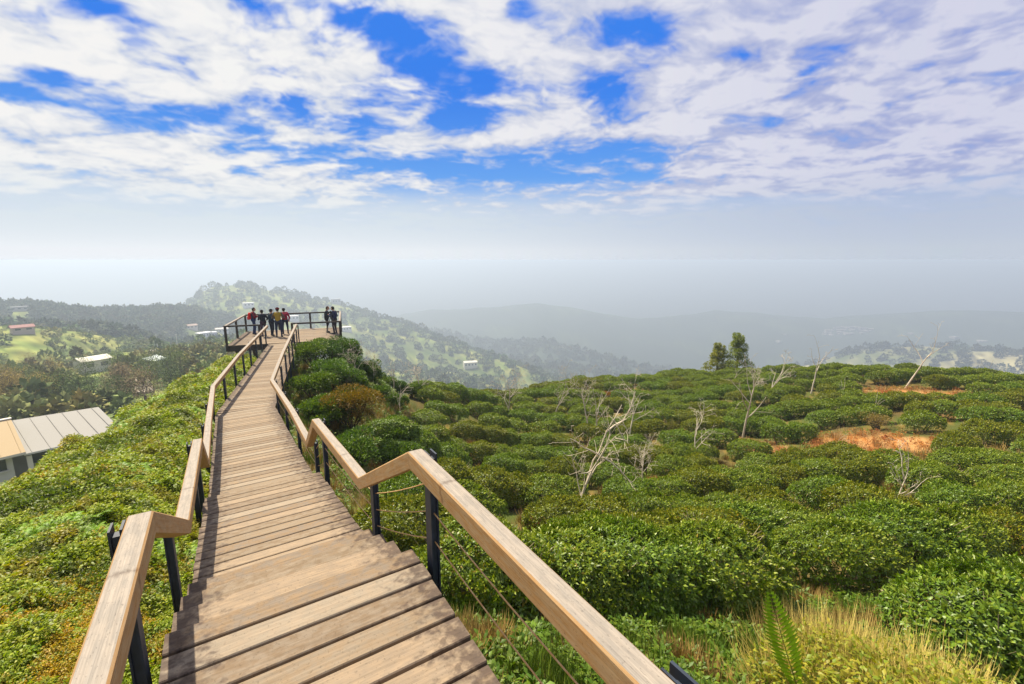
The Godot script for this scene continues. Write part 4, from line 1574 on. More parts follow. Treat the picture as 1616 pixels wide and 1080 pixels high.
func make_forest() -> void:
	# woods too far to count: masses of crowns on the valley sides
	var crowns := []
	for k in 3:
		rng.seed = 800 + k
		var m := MB.new()
		for q in 130:
			var d := rvec().normalized()
			var w := d.y * 0.5 + 0.5
			var p := Vector3(d.x * 0.5 * (1.15 - w * 0.5 * k), 0.5 + d.y * 0.5, d.z * 0.5 * (1.15 - w * 0.5 * k)) * rand(0.75, 1.0)
			m.leaf(p, (d + rvec() * 0.6).normalized(), (d + Vector3.UP * 0.5).normalized(), 0.26, 0.18, Color(1, 1, 1) * rand(0.7, 1.3))
		crowns.append(m.mesh())
	rng.seed = 810
	var zones := [
		# count, az0, az1, r0, r1, size, colour, share by noise threshold, words
		[1500, -58.0, -26.0, 85.0, 210.0, 4.5, Color(0.19, 0.22, 0.075), 0.1, "scrub and small trees filling the near valley"],
		[900, -58.0, -26.0, 220.0, 470.0, 5.0, Color(0.15, 0.20, 0.065), 0.28, "hedges and trees between the bright green fields"],
		[2600, -58.0, -34.0, 260.0, 460.0, 1.5, Color(0.15, 0.21, 0.05), -0.06, "low hedges striping the bright green fields"],
		[5200, -58.0, -29.0, 470.0, 880.0, 9.5, Color(0.085, 0.125, 0.06), -0.5, "dark wooded ridge beyond the bright green fields"],
		[5200, -38.0, 8.0, 520.0, 1330.0, 10.0, Color(0.09, 0.135, 0.055), 0.1, "woods and groves on the long hill behind the lookout"],
		[2200, -14.0, 26.0, 1150.0, 1750.0, 18.0, Color(0.08, 0.11, 0.05), 0.05, "faint woods on the hazy ridge behind the tea hill"],
		[1200, 26.0, 56.0, 1250.0, 1600.0, 14.0, Color(0.06, 0.08, 0.035), 0.12, "woods on the pale hill beyond the tea crest"],
	]
	for z in zones:
		var places := []
		var tints := PackedColorArray()
		var f: float = 260.0 / (z[3] + z[4])
		for q in z[0]:
			var r := sqrt(rand(z[3] * z[3], z[4] * z[4]))
			var p := bearing(deg_to_rad(rand(z[1], z[2])), r)
			var n := fine.get_noise_2d(p.x * f * 14.0, p.z * f * 14.0)
			if n < z[7]:
				continue
			var az := atan2(p.x, -p.z)
			var blocked := false
			for h in homes:
				if absf(az - h[0]) * r < h[2] * 0.75 and r > h[1] - 90.0 and r < h[1] + 12.0:
					blocked = true
			if blocked:
				continue
			p.y = ground_y(p.x, p.z) - z[5] * 0.12
			var s: float = z[5] * rand(0.6, 1.25)
			places.append(Transform3D(Basis(Vector3.UP, rand(0, TAU)).scaled(Vector3(s * rand(0.8, 1.3), s * rand(0.8, 1.35), s * rand(0.8, 1.3))), p))
			var c: Color = z[6] * rand(0.7, 1.4)
			tints.append(Color(c.r * rand(0.85, 1.4), c.g, c.b))
		var third := places.size() / 3
		for k in 3:
			stuff("forest", crowns[k], mat.far_leaf, places.slice(k * third, (k + 1) * third), tints.slice(k * third, (k + 1) * third), z[8])


# ------------------------------------------------------------------ buildings
func house(called: String, label: String, at: Vector3, turn: float, w: float, d: float, h: float, rise: float, wall: Color, roof: Color, windows: int) -> Node3D:
	var o := thing(called, label, "building", at, turn)
	var m := MB.new()
	m.box(Transform3D(Basis(), Vector3(0, h * 0.5 - 3.0, 0)), Vector3(w, h + 6.0, d), wall)
	part("wall", m.mesh(), mat.paint, o)
	m = MB.new()
	var ow := w * 0.5 + 0.5
	var od := d * 0.5 + 0.5
	if rise > 0.0:
		for sg in [-1.0, 1.0]:
			var n := Vector3(0, od, rise * sg).normalized()
			m.quad(Vector3(-ow, h + rise, 0), Vector3(ow, h + rise, 0), Vector3(ow, h, od * sg), Vector3(-ow, h, od * sg), n, roof)
			m.quad(Vector3(-ow, h + rise - 0.25, 0), Vector3(ow, h + rise - 0.25, 0), Vector3(ow, h - 0.25, od * sg), Vector3(-ow, h - 0.25, od * sg), -n, roof)
			m.quad(Vector3(-ow, h, od * sg), Vector3(ow, h, od * sg), Vector3(ow, h - 0.25, od * sg), Vector3(-ow, h - 0.25, od * sg), Vector3(0, 0, sg), roof * 0.9)
		for sg in [-1.0, 1.0]:
			m.tri(Vector3(sg * w * 0.5, h - 0.02, -d * 0.5), Vector3(sg * w * 0.5, h - 0.02, d * 0.5), Vector3(sg * w * 0.5, h + rise - 0.3, 0), Vector3(sg, 0, 0), wall)
	else:
		m.box(Transform3D(Basis(), Vector3(0, h + 0.15, 0)), Vector3(ow * 2, 0.3, od * 2), roof)
	part("roof", m.mesh(), mat.paint, o)
	for k in windows:
		var b := MB.new()
		b.box(Transform3D(Basis(), Vector3(-w * 0.5 + w * (k + 0.5) / windows, h * 0.55, d * 0.5 + 0.02)), Vector3(w / windows * 0.5, h * 0.35, 0.08))
		part("window", b.mesh(), mat.pane, o)
	if windows > 1:
		var b := MB.new()
		b.box(Transform3D(Basis(), Vector3(w * 0.5 + 0.02, h * 0.5, 0)), Vector3(0.08, h * 0.35, d * 0.3))
		part("window", b.mesh(), mat.pane, o)
	return o

var homes := []

func make_buildings() -> void:
	# the tan roofed building below the bank
	var az := az_of(92, 700)
	var base := bearing(az, 58.0)
	base.y = EYE + slope_of(745.0) * cos(az) * 58.0
	var o := thing("tan_roofed_building", "long pale building with a tan roof and a grey canopy below the bank", "building", base, -az + 0.12)
	var tan_ := Color(0.34, 0.25, 0.135)
	var grey := Color(0.25, 0.24, 0.225)
	var white := Color(0.55, 0.56, 0.52)
	var m := MB.new()
	# walls
	m.box(Transform3D(Basis(), Vector3(-11.0, -0.5, -5.5)), Vector3(16.0, 7.0, 11.0), white)
	part("wall", m.mesh(), mat.paint, o)
	m = MB.new()
	m.box(Transform3D(Basis(), Vector3(0.6, -1.0, -7.6)), Vector3(7.2, 6.0, 6.0), Color(0.30, 0.31, 0.30))
	part("wall", m.mesh(), mat.paint, o)
	# tan roof, its ridge along the front
	m = MB.new()
	var trim := Color(0.6, 0.58, 0.52)
	for sg in [-1.0, 1.0]:
		var n := Vector3(0, 6.4, sg * 1.7).normalized()
		var ez: float = -5.5 + 6.4 * sg
		for lvl in [0.0, -0.22]:
			m.quad(Vector3(-19.6, 4.7 + lvl, -5.5), Vector3(-2.2, 4.7 + lvl, -5.5), Vector3(-2.2, 3.0 + lvl, ez), Vector3(-19.6, 3.0 + lvl, ez), n if lvl == 0.0 else -n, tan_)
		m.quad(Vector3(-2.2, 4.7, -5.5), Vector3(-2.2, 3.0, ez), Vector3(-2.2, 2.78, ez), Vector3(-2.2, 4.48, -5.5), Vector3(1, 0, 0), trim)
		m.quad(Vector3(-19.6, 3.0, ez), Vector3(-2.2, 3.0, ez), Vector3(-2.2, 2.78, ez), Vector3(-19.6, 2.78, ez), Vector3(0, 0, sg), trim)
	m.box(Transform3D(Basis(), Vector3(-10.9, 4.73, -5.5)), Vector3(17.5, 0.1, 0.4), trim)
	var tr := part("roof", m.mesh(), mat.paint, o)
	for k in 15:
		var b := MB.new()
		var x := -19.0 + k * 1.18
		for sg in [-1.0, 1.0]:
			b.tube(Vector3(x, 4.7, -5.5), 0.03, Vector3(x, 3.02, -5.5 + 6.3 * sg), 0.03, 5, tan_ * 0.9)
		part("seam", b.mesh(), mat.paint, tr)
	m = MB.new()
	m.tri(Vector3(-3.0, 2.95, 0.0), Vector3(-3.0, 2.95, -11.0), Vector3(-3.0, 4.4, -5.5), Vector3(1, 0, 0), white)
	part("gable", m.mesh(), mat.paint, o)
	# grey canopy
	m = MB.new()
	var cn := Vector3(0.05, 1, 0.16).normalized()
	for lvl in [0.0, -0.16]:
		m.quad(Vector3(-2.3, 3.55 + lvl, -9.5), Vector3(4.8, 3.2 + lvl, -9.5), Vector3(4.8, 2.38 + lvl, -0.2), Vector3(-2.3, 2.75 + lvl, 0.6), cn if lvl == 0.0 else -cn, grey)
	m.quad(Vector3(4.8, 2.38, -0.2), Vector3(-2.3, 2.75, 0.6), Vector3(-2.3, 2.59, 0.6), Vector3(4.8, 2.22, -0.2), Vector3(0, 0, 1), Color(0.6, 0.6, 0.58))
	var cr := part("canopy", m.mesh(), mat.paint, o)
	for k in 6:
		var b := MB.new()
		var x := -1.8 + k * 1.2
		b.tube(Vector3(x, 3.56 - (x + 2.3) * 0.046, -9.4), 0.03, Vector3(x, 2.77 - (x + 2.3) * 0.051, 0.4), 0.03, 5, grey * 0.9)
		part("seam", b.mesh(), mat.paint, cr)
	for x in [-2.0, 1.2, 4.5]:
		var b := MB.new()
		b.box(Transform3D(Basis(), Vector3(x, 0.1, 0.1)), Vector3(0.34, 4.6 - (x + 2) * 0.1, 0.34), Color(0.66, 0.65, 0.58))
		part("column", b.mesh(), mat.paint, o)
	for x in [-15.5, -12.4, -9.3, -6.2, -4.0]:
		var b := MB.new()
		b.box(Transform3D(Basis(), Vector3(x, 2.3, 0.03)), Vector3(1.9 if x < -5 else 1.2, 1.5, 0.1))
		var w := part("window", b.mesh(), mat.pane, o)
		var f := MB.new()
		f.box(Transform3D(Basis(), Vector3(x, 1.48, 0.1)), Vector3(2.1 if x < -5 else 1.4, 0.1, 0.25), Color(0.6, 0.6, 0.56))
		part("sill", f.mesh(), mat.paint, w)
	for k in 2:
		var b := MB.new()
		b.box(Transform3D(Basis(), Vector3(-0.6 + k * 2.6, 0.9, -4.57)), Vector3(1.9, 1.5, 0.1))
		part("window", b.mesh(), mat.pane, o)
	# houses of the valley: u, v of the foot, distances to look between, width, depth, height, rise, colours
	var list := [
		["valley_hut", "white walled hut with a pale roof among valley trees", 148, 588, 120, 330, 0.4, 7.5, 6.0, 3.4, 1.0, Color(0.62, 0.60, 0.53), Color(0.66, 0.63, 0.54), 2],
		["valley_house", "small white house with a pale blue roof beside the valley lane", 240, 594, 120, 330, 0.9, 4.5, 4.5, 3.6, 0.9, Color(0.60, 0.62, 0.62), Color(0.60, 0.68, 0.66), 2],
		["hill_house", "low white roofed house of the cluster left of the lookout", 312, 545, 420, 900, 0.3, 18.0, 10.0, 4.5, 0.0, Color(0.55, 0.55, 0.55), Color(0.72, 0.72, 0.72), 4],
		["hill_house", "two storey house with lilac walls in the cluster left of the lookout", 332, 540, 420, 900, 0.3, 15.0, 10.0, 9.0, 0.0, Color(0.42, 0.40, 0.52), Color(0.68, 0.68, 0.72), 4],
		["hill_house", "white house highest in the cluster left of the lookout", 350, 528, 480, 1000, 0.1, 16.0, 9.0, 6.0, 1.5, Color(0.66, 0.64, 0.62), Color(0.62, 0.56, 0.52), 4],
		["hill_house", "white slab roofed house in the middle of the cluster", 322, 534, 420, 1000, 0.5, 16.0, 10.0, 6.0, 0.0, Color(0.55, 0.55, 0.6), Color(0.76, 0.76, 0.78), 4],
		["hill_house", "brown roofed house above the white cluster", 302, 520, 480, 1000, 0.2, 12.0, 9.0, 4.0, 1.6, Color(0.5, 0.46, 0.42), Color(0.30, 0.20, 0.16), 3],
		["ridge_house", "pale house at the foot of the dark wooded ridge", 3, 520, 560, 800, 0.2, 20.0, 12.0, 5.0, 0.0, Color(0.6, 0.58, 0.54), Color(0.7, 0.68, 0.64), 4],
		["ridge_house", "dark red roofed house on the bright green hill", 36, 528, 300, 700, 0.2, 8.0, 5.0, 2.2, 1.2, Color(0.4, 0.34, 0.3), Color(0.24, 0.09, 0.08), 2],
		["ridge_house", "flat roofed house on top of the wooded ridge", 30, 492, 500, 760, 0.1, 14.0, 9.0, 3.5, 0.0, Color(0.3, 0.3, 0.3), Color(0.14, 0.15, 0.17), 3],
		["slope_house", "white house on the long hill right of the lookout", 545, 524, 600, 1200, 0.2, 22.0, 12.0, 7.0, 0.0, Color(0.66, 0.65, 0.62), Color(0.72, 0.71, 0.69), 4],
		["slope_house", "cream house low on the long hill above the bare trees", 742, 582, 500, 1100, 0.2, 24.0, 14.0, 9.0, 2.0, Color(0.66, 0.62, 0.52), Color(0.70, 0.66, 0.56), 4],
		["slope_house", "tiny white house high on the long hill", 392, 486, 800, 1280, 0.2, 18.0, 12.0, 7.0, 0.0, Color(0.66, 0.65, 0.64), Color(0.7, 0.7, 0.68), 3],
		["slope_house", "white house below the crest behind the people", 460, 508, 700, 1280, 0.2, 24.0, 12.0, 8.0, 0.0, Color(0.66, 0.64, 0.64), Color(0.72, 0.70, 0.70), 4],
		["slope_house", "grey house on the crest of the long hill", 530, 481, 900, 1270, 0.2, 20.0, 14.0, 11.0, 0.0, Color(0.35, 0.36, 0.38), Color(0.3, 0.31, 0.33), 3],
	]
	for h in list:
		var p := meet_ground(h[2], h[3], h[4], h[5])
		homes.append([atan2(p.x, -p.z), Vector2(p.x, p.z).length(), h[7]])
		house(h[0], h[1], p + Vector3.UP * 1.0, -az_of(h[2], h[3]) + h[6], h[7], h[8], h[9], h[10], h[11], h[12], h[13])
	# the pale lane and its bank beside the small house
	var lane := MB.new()
	var prev := []
	for q in [[228, 622], [226, 608], [222, 596], [214, 588], [216, 576], [226, 566], [240, 556], [250, 550]]:
		var p := meet_ground(q[0], q[1], 100.0, 460.0)
		var f := Vector3(p.x, 0, p.z).normalized()
		var s := Vector3(-f.z, 0, f.x) * 1.6
		var e := [p - s + Vector3.UP * 0.4, p + s + Vector3.UP * 0.4]
		if prev.size():
			lane.quad(prev[0], prev[1], e[1], e[0], Vector3.UP, Color(0.50, 0.43, 0.36))
		prev = e
	tag(top("lane", lane.mesh(), mat.paint), "pale lane climbing past the small white house", "", "", "structure")
	# masts in the valley
	for q in [[249, 552, 30], [280, 548, 26], [62, 576, 20]]:
		var p := meet_ground(q[0], q[1], 150.0, 600.0)
		var d := Vector2(p.x, p.z).length() * cos(az_of(q[0], q[1]))
		var h: float = q[2] / FOCAL * d * 0.8
		var mast := thing("valley_pole", "slender pale pole standing in the valley fields", "pole", p, 0.0, "poles in the valley")
		var b := MB.new()
		b.tube(Vector3(0, -1, 0), 0.22, Vector3(0, h, 0), 0.14, 6, Color(0.5, 0.5, 0.48))
		part("shaft", b.mesh(), mat.paint, mast)
		b = MB.new()
		b.box(Transform3D(Basis(), Vector3(0, h * 0.93, 0)), Vector3(1.6, 0.16, 0.16), Color(0.4, 0.4, 0.4))
		part("crossarm", b.mesh(), mat.paint, mast)
	# a far town on the plain, only its pale roofs
	rng.seed = 900
	var boxes := BoxMesh.new()
	var places := []
	var tints := PackedColorArray()
	for q in 46:
		var u := rand(1300, 1375) if q < 40 else rand(1180, 1616)
		var v := rand(519, 531) if q < 40 else rand(522, 545)
		var p := meet_ground(u, v, 1700.0, 3600.0)
		places.append(Transform3D(Basis(Vector3.UP, rand(0, 3)).scaled(Vector3(rand(10, 26), rand(6, 14), rand(10, 26))), p))
		tints.append(Color(0.36, 0.33, 0.31) * rand(0.7, 1.2))
	stuff("distant_town", boxes, mat.paint, places, tints, "faint pale town on the plain beyond the tea crest")


# ------------------------------------------------------------------ people
func body_mesh(bones: Array, cell: float, fingers: Array) -> ArrayMesh:
	# tapered capsules joined by a smooth minimum, meshed as surface nets; each vertex takes the cloth or skin of its nearest bone
	var lo := Vector3.INF
	var hi := -Vector3.INF
	for b in bones:
		for e in [0, 2]:
			var r: float = b[e + 1] + 0.06
			lo = lo.min(b[e] - Vector3.ONE * r)
			hi = hi.max(b[e] + Vector3.ONE * r)
	var nx := int((hi.x - lo.x) / cell) + 2
	var ny := int((hi.y - lo.y) / cell) + 2
	var nz := int((hi.z - lo.z) / cell) + 2
	var f := PackedFloat32Array()
	f.resize(nx * ny * nz)
	f.fill(9.0)
	var k_ := 0.035
	for b in bones:
		var a: Vector3 = b[0]
		var ra: float = b[1]
		var e: Vector3 = b[2]
		var rb: float = b[3]
		var reach := Vector3.ONE * (maxf(ra, rb) + 0.09)
		var i0 := ((a.min(e) - reach - lo) / cell).floor().max(Vector3.ZERO)
		var i1 := ((a.max(e) + reach - lo) / cell).ceil().min(Vector3(nx - 1, ny - 1, nz - 1))
		var ab := e - a
		var l2 := maxf(ab.length_squared(), 1e-9)
		for z in range(int(i0.z), int(i1.z) + 1):
			for y in range(int(i0.y), int(i1.y) + 1):
				for x in range(int(i0.x), int(i1.x) + 1):
					var p := lo + Vector3(x, y, z) * cell
					var t := clampf((p - a).dot(ab) / l2, 0.0, 1.0)
					var d := (p - a - ab * t).length() - lerpf(ra, rb, t)
					var q := (z * ny + y) * nx + x
					var o := f[q]
					var h := maxf(k_ - absf(o - d), 0.0) / k_
					f[q] = minf(o, d) - h * h * k_ * 0.25
	var m := MB.new()
	var at := {}
	for z in nz - 1:
		for y in ny - 1:
			for x in nx - 1:
				var q := (z * ny + y) * nx + x
				var mask := 0
				var sum := Vector3.ZERO
				var n := 0
				var corner := [f[q], f[q + 1], f[q + nx], f[q + nx + 1], f[q + nx * ny], f[q + nx * ny + 1], f[q + nx * ny + nx], f[q + nx * ny + nx + 1]]
				for e in [[0, 1], [2, 3], [4, 5], [6, 7], [0, 2], [1, 3], [4, 6], [5, 7], [0, 4], [1, 5], [2, 6], [3, 7]]:
					var a: float = corner[e[0]]
					var b: float = corner[e[1]]
					if (a < 0.0) != (b < 0.0):
						var t := a / (a - b)
						var p0 := Vector3(e[0] & 1, (e[0] >> 1) & 1, e[0] >> 2)
						var p1 := Vector3(e[1] & 1, (e[1] >> 1) & 1, e[1] >> 2)
						sum += p0.lerp(p1, t)
						n += 1
				if n:
					var p := lo + (Vector3(x, y, z) + sum / n) * cell
					at[q] = m.v.size()
					m.v.append(p)
					m.uv.append(Vector2.ZERO)
					m.n.append(Vector3(corner[1] - corner[0] + corner[3] - corner[2], corner[2] - corner[0] + corner[3] - corner[1], corner[4] - corner[0] + corner[5] - corner[1]).normalized())
					var best := 9.0
					var col := Color.WHITE
					for b in bones:
						var ab: Vector3 = b[2] - b[0]
						var t := clampf((p - b[0]).dot(ab) / maxf(ab.length_squared(), 1e-9), 0.0, 1.0)
						var d: float = (p - b[0] - ab * t).length() - lerpf(b[1], b[3], t)
						if d < best:
							best = d
							col = b[4]
					m.c.append(col)
	var dirs := [1, nx, nx * ny]
	for z in range(1, nz - 1):
		for y in range(1, ny - 1):
			for x in range(1, nx - 1):
				var q := (z * ny + y) * nx + x
				for ax in 3:
					var inside := f[q] < 0.0
					if inside != (f[q + dirs[ax]] < 0.0):
						var u: int = dirs[(ax + 1) % 3]
						var w: int = dirs[(ax + 2) % 3]
						var c := [at[q - u - w], at[q - w], at[q], at[q - u]]
						if inside:
							c = [c[0], c[3], c[2], c[1]]
						m.i.append_array(PackedInt32Array([c[0], c[1], c[2], c[0], c[2], c[3]]))
	m.face_out()
	for g in fingers:
		m.tube(g[0], g[1], g[2], g[3], 5, g[4])
	return m.mesh()

func person(label: String, at: Vector3, turn: float, tall: float, cloth: Dictionary, pose: Dictionary) -> Node3D:
	# faces -Z before it is turned
	var o := thing("person", label, "person", at, turn)
	var s := tall / 1.7
	var skin := Color(0.45, 0.27, 0.18)
	var jacket: Color = cloth.jacket
	var sleeve: Color = cloth.get("sleeve", jacket)
	var legs: Color = cloth.legs
	var hair: Color = cloth.get("hair", Color(0.02, 0.016, 0.014))
	var shoe := Color(0.03, 0.03, 0.035)
	var lean: float = pose.get("lean", 0.0)
	var hip := Vector3(0, 0.92, 0)
	var chest := Vector3(0, 1.30, -0.02 - lean * 0.4)
	var neck := Vector3(0, 1.44, -0.02 - lean * 0.55)
	var tilt: float = pose.get("nod", 0.0)
	var head := neck + Vector3(0, 0.15, -0.03 - tilt * 0.08)
	var bones := []
	var stance: float = pose.get("stance", 0.1)
	for sg in [-1.0, 1.0]:
		var step: float = pose.get("step", 0.0) * sg
		var h := hip + Vector3(sg * 0.095, -0.02, 0)
		var kn := Vector3(sg * (stance + 0.005), 0.49, -0.03 - step * 0.5)
		var an := Vector3(sg * stance, 0.085, 0.02 - step)
		bones.append([h, 0.098, kn, 0.064, legs])
		bones.append([kn, 0.063, an, 0.044, legs])
		bones.append([an + Vector3(0, -0.035, 0.03), 0.043, an + Vector3(sg * 0.02, -0.05, -0.15), 0.034, shoe])
	bones.append([hip + Vector3(-0.06, 0.0, 0), 0.135, hip + Vector3(0.06, 0.0, 0), 0.135, legs])
	bones.append([hip + Vector3(0, 0.10, 0), 0.150, chest + Vector3(0, -0.08, 0), 0.155, jacket])
	bones.append([chest + Vector3(-0.085, 0, 0), 0.125, chest + Vector3(0.085, 0, 0), 0.125, jacket])
	bones.append([chest + Vector3(-0.14, 0.07, 0), 0.07, chest + Vector3(0.14, 0.07, 0), 0.07, jacket])
	bones.append([neck - Vector3(0, 0.05, 0), 0.062, neck + Vector3(0, 0.04, -0.01), 0.055, cloth.get("scarf", skin)])
	bones.append([head + Vector3(0, -0.045, -0.022), 0.068, head + Vector3(0, 0.03, 0.0), 0.088, skin])
	bones.append([head + Vector3(0, 0.035, 0.02), 0.095, head + Vector3(0, 0.005, 0.045), 0.082, hair])
	bones.append([head + Vector3(0, 0.0, -0.092), 0.014, head + Vector3(0, -0.028, -0.108), 0.019, skin])
	for sg in [-1.0, 1.0]:
		bones.append([head + Vector3(sg * 0.086, 0.012, 0.0), 0.017, head + Vector3(sg * 0.088, -0.02, -0.006), 0.014, skin])
	var fingers := []
	for sg in [-1.0, 1.0]:
		var key := "arm_l" if sg < 0 else "arm_r"
		var way: Array = pose.get(key, [Vector3(sg * 0.30, 1.10, 0.02), Vector3(sg * 0.27, 0.87, -0.10)])
		var sh := chest + Vector3(sg * 0.185, 0.07, 0)
		var el: Vector3 = way[0] + Vector3(0, 0, -lean * 0.4)
		var wr: Vector3 = way[1] + Vector3(0, 0, -lean * 0.4)
		bones.append([sh, 0.070, el, 0.052, sleeve])
		bones.append([el, 0.052, wr, 0.037, sleeve])
		var d := (wr - el).normalized()
		var palm := wr + d * 0.075
		bones.append([wr, 0.032, palm, 0.034, skin])
		var side := d.cross(Vector3(0, 0, 1) if absf(d.z) < 0.8 else Vector3(0, 1, 0)).normalized()
		var curl := d.cross(side).normalized()
		for k in 4:
			var r := palm + side * (k - 1.5) * 0.019
			var l: float = [0.066, 0.078, 0.073, 0.056][k]
			var m1 := r + d * l * 0.6
			fingers.append([r * s, 0.0095 * s, m1 * s, 0.009 * s, skin])
			fingers.append([m1 * s, 0.009 * s, (m1 + (d * 0.5 + curl * 0.7) * l * 0.6) * s, 0.0075 * s, skin])
		var th := wr + d * 0.035 + side * -0.032
		fingers.append([th * s, 0.011 * s, (th + (d * 0.7 - side * 0.6) * 0.055) * s, 0.008 * s, skin])
	for b in bones:
		b[0] *= s
		b[1] *= s
		b[2] *= s
		b[3] *= s
	part("body", body_mesh(bones, 0.026, fingers), mat.cloth, o)
	if cloth.has("cap"):
		var m := MB.new()
		var hd := head * s
		var sides := 14
		for r in 5:
			var e0 := PI * 0.5 * r / 5.0
			var e1 := PI * 0.5 * (r + 1) / 5.0
			m.tube(hd + Vector3(0, 0.035 + 0.1 * sin(e0), 0.012) * s, 0.108 * cos(e0) * s, hd + Vector3(0, 0.035 + 0.1 * sin(e1), 0.012) * s, maxf(0.004, 0.108 * cos(e1)) * s, sides, cloth.cap)
		m.box(Transform3D(Basis(Vector3.RIGHT, 0.15), hd + Vector3(0, 0.045, -0.13) * s), Vector3(0.14, 0.012, 0.10) * s, cloth.cap * 0.9)
		part("cap", m.mesh(), mat.cloth, o)
	if cloth.has("pack"):
		var bones2 := [[Vector3(-0.07, 1.06, 0.20), 0.10, Vector3(-0.06, 1.32, 0.19), 0.085, cloth.pack], [Vector3(0.07, 1.06, 0.20), 0.10, Vector3(0.06, 1.32, 0.19), 0.085, cloth.pack], [Vector3(0, 1.0, 0.28), 0.06, Vector3(0, 1.12, 0.28), 0.055, cloth.pack * 0.85]]
		for b in bones2:
			for e in 4:
				b[e] *= s
		var straps := []
		for sg in [-1.0, 1.0]:
			var pts := [Vector3(sg * 0.1, 1.36, 0.16), Vector3(sg * 0.12, 1.445, -0.02), Vector3(sg * 0.13, 1.30, -0.155), Vector3(sg * 0.15, 1.05, -0.13)]
			for q in 3:
				straps.append([(pts[q] + Vector3(0, 0, -lean * 0.4)) * s, 0.016, (pts[q + 1] + Vector3(0, 0, -lean * 0.4)) * s, 0.016, cloth.pack * 0.6])
		var bp := part("backpack", body_mesh(bones2, 0.026, straps), mat.cloth, o)
		bp.position.z = -lean * 0.3
	return o

func make_people() -> void:
	var y := -2.45
	var away := deg_to_rad(20.0)
	var at := func(u: float, v: float) -> Vector3:
		var az := az_of(u, v)
		var r := (y - EYE) / (slope_of(v) * cos(az))
		var p := bearing(az, r)
		p.y = y
		return p
	var down := {"lean": 0.02}
	person("person in a navy jacket with red sleeves carrying a red backpack", at.call(402, 528), deg_to_rad(-62), 1.66, {"jacket": Color(0.025, 0.03, 0.055), "sleeve": Color(0.16, 0.02, 0.03), "legs": Color(0.02, 0.035, 0.10), "pack": Color(0.62, 0.025, 0.02)}, {"arm_l": [Vector3(-0.27, 1.1, -0.08), Vector3(-0.15, 1.14, -0.3)], "arm_r": [Vector3(0.27, 1.1, -0.08), Vector3(0.15, 1.14, -0.3)], "nod": 0.4, "step": 0.05})
	person("person in a black jacket and grey scarf beside the red backpack", at.call(417, 531), deg_to_rad(60), 1.6, {"jacket": Color(0.022, 0.025, 0.035), "legs": Color(0.05, 0.03, 0.05), "scarf": Color(0.25, 0.2, 0.2)}, {"arm_l": [Vector3(-0.28, 1.12, 0.0), Vector3(-0.1, 1.1, -0.22)], "arm_r": [Vector3(0.3, 1.1, 0.05), Vector3(0.36, 1.02, -0.18)]})
	person("person in a dark coat and black cap beside the mustard jacket", at.call(430, 530), deg_to_rad(-20), 1.62, {"jacket": Color(0.03, 0.045, 0.06), "legs": Color(0.02, 0.025, 0.04), "cap": Color(0.012, 0.012, 0.014)}, {"arm_l": [Vector3(-0.28, 1.12, -0.05), Vector3(-0.1, 1.2, -0.25)], "arm_r": [Vector3(0.28, 1.12, -0.05), Vector3(0.1, 1.2, -0.25)], "step": -0.05})
	person("person seen from behind in a mustard jacket, beige hood and dark red cap", at.call(441, 532), deg_to_rad(14), 1.76, {"jacket": Color(0.30, 0.20, 0.02), "sleeve": Color(0.10, 0.075, 0.06), "legs": Color(0.02, 0.03, 0.06), "cap": Color(0.17, 0.02, 0.03), "scarf": Color(0.42, 0.30, 0.19)}, {"stance": 0.13, "arm_l": [Vector3(-0.3, 1.12, -0.05), Vector3(-0.16, 1.2, -0.26)], "arm_r": [Vector3(0.3, 1.12, -0.05), Vector3(0.16, 1.2, -0.26)]})
	person("person in a crimson jacket half hidden behind the mustard jacket", at.call(451, 527), deg_to_rad(35), 1.6, {"jacket": Color(0.30, 0.02, 0.06), "legs": Color(0.02, 0.03, 0.06), "pack": Color(0.25, 0.02, 0.04)}, {"lean": 0.1, "stance": 0.14})
	person("person in a black jacket looking down at a camera by the corner railing", at.call(517, 525), deg_to_rad(-70), 1.66, {"jacket": Color(0.018, 0.02, 0.03), "legs": Color(0.02, 0.02, 0.025), "hair": Color(0.05, 0.025, 0.015)}, {"arm_l": [Vector3(-0.26, 1.12, -0.1), Vector3(-0.08, 1.22, -0.3)], "arm_r": [Vector3(0.26, 1.12, -0.1), Vector3(0.08, 1.22, -0.3)], "nod": 0.6})
	person("person in a navy jacket facing the black jacket by the corner railing", at.call(529, 527), deg_to_rad(75), 1.7, {"jacket": Color(0.025, 0.03, 0.07), "legs": Color(0.04, 0.035, 0.04)}, {"arm_l": [Vector3(-0.26, 1.12, -0.1), Vector3(-0.1, 1.18, -0.3)], "arm_r": [Vector3(0.28, 1.1, 0.0), Vector3(0.22, 1.0, -0.22)], "nod": 0.4})
	# the camera stand between the two
	var foot: Vector3 = at.call(524, 528)
	var t := thing("camera_tripod", "slim tripod with a camera between the two people at the corner", "tripod", foot)
	for k in 3:
		var an := TAU * k / 3.0 + 0.4
		var m := MB.new()
		var e := Vector3(cos(an), 0, sin(an)) * 0.36
		m.tube(Vector3(0, 1.15, 0), 0.018, e * 0.5 + Vector3(0, 0.575, 0), 0.016, 6, Color(0.03, 0.03, 0.03))
		m.tube(e * 0.5 + Vector3(0, 0.575, 0), 0.013, e, 0.011, 6, Color(0.35, 0.33, 0.3))
		part("leg", m.mesh(), mat.paint, t)
	var m := MB.new()
	m.tube(Vector3(0, 0.95, 0), 0.016, Vector3(0, 1.28, 0), 0.016, 8, Color(0.04, 0.04, 0.04))
	m.tube(Vector3(0, 1.28, 0), 0.035, Vector3(0, 1.34, 0), 0.03, 8, Color(0.03, 0.03, 0.03))
	part("head", m.mesh(), mat.paint, t)
	m = MB.new()
	m.box(Transform3D(Basis(Vector3.UP, 0.3), Vector3(0, 1.39, 0)), Vector3(0.14, 0.1, 0.07), Color(0.015, 0.015, 0.015))
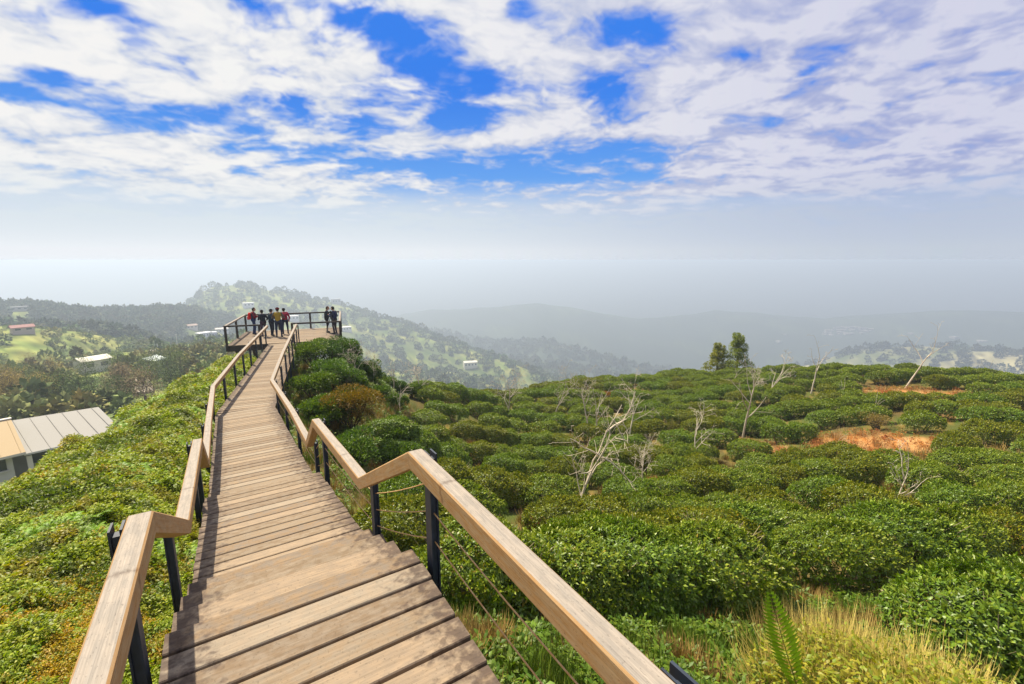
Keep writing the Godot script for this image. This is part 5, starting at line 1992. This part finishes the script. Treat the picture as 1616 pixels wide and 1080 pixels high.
	m.box(Transform3D(Basis(Vector3.UP, 0.3), Vector3(0, 1.455, 0)), Vector3(0.05, 0.035, 0.06), Color(0.015, 0.015, 0.015))
	m.tube(Vector3(-0.01, 1.385, -0.03), 0.038, Vector3(-0.04, 1.385, -0.15), 0.036, 12, Color(0.015, 0.015, 0.015))
	part("camera", m.mesh(), mat.paint, t)


# ------------------------------------------------------------------ scene
func _ready() -> void:
	# camera
	var cam := Camera3D.new()
	cam.name = "camera"
	cam.fov = rad_to_deg(2.0 * atan(540.0 / FOCAL))
	cam.near = 0.05
	cam.far = 90000.0
	add_child(cam)
	cam.position = Vector3(0, EYE, 0)
	cam.rotation_degrees = Vector3(-TILT, 0, 0)
	# sky, haze, exposure
	var env := Environment.new()
	env.background_mode = Environment.BG_SKY
	var sky := Sky.new()
	var pano := PanoramaSkyMaterial.new()
	pano.panorama = make_sky()
	sky.sky_material = pano
	env.sky = sky
	env.tonemap_mode = Environment.TONE_MAPPER_LINEAR
	env.tonemap_exposure = EXPOSE
	env.sdfgi_enabled = true
	env.ssao_enabled = true
	env.ssil_enabled = true
	env.volumetric_fog_enabled = true
	env.volumetric_fog_density = 0.00065
	env.volumetric_fog_albedo = Color(0.855, 0.92, 1.0)
	env.volumetric_fog_anisotropy = 0.32
	var we := WorldEnvironment.new()
	we.name = "environment"
	we.environment = env
	add_child(we)
	# sun
	var sun := DirectionalLight3D.new()
	sun.name = "sun"
	sun.light_energy = 1.6
	sun.light_color = Color(1.0, 0.95, 0.85)
	sun.light_angular_distance = 0.6
	sun.shadow_enabled = true
	add_child(sun)
	sun.look_at_from_position(sun_dir * 100.0, Vector3.ZERO, Vector3.UP)
	print("sky ", Time.get_ticks_msec())
	# structure
	hum.seed = 3
	hum.frequency = 0.03
	hum.fractal_octaves = 3
	fine.seed = 9
	fine.frequency = 0.03
	fine.fractal_octaves = 3
	rng.seed = 1
	make_materials()
	survey_crests()
	survey_bare()
	make_terrain()
	print("terrain ", Time.get_ticks_msec())
	make_boardwalk()
	make_platform()
	make_buildings()
	print("built ", Time.get_ticks_msec())
	# plants
	make_trees()
	make_forest()
	make_shrubs()
	make_dead_trees()
	print("trees ", Time.get_ticks_msec())
	make_tea()
	make_cover()
	make_dry_grass()
	print("cover ", Time.get_ticks_msec())
	make_people()
	print("people ", Time.get_ticks_msec())
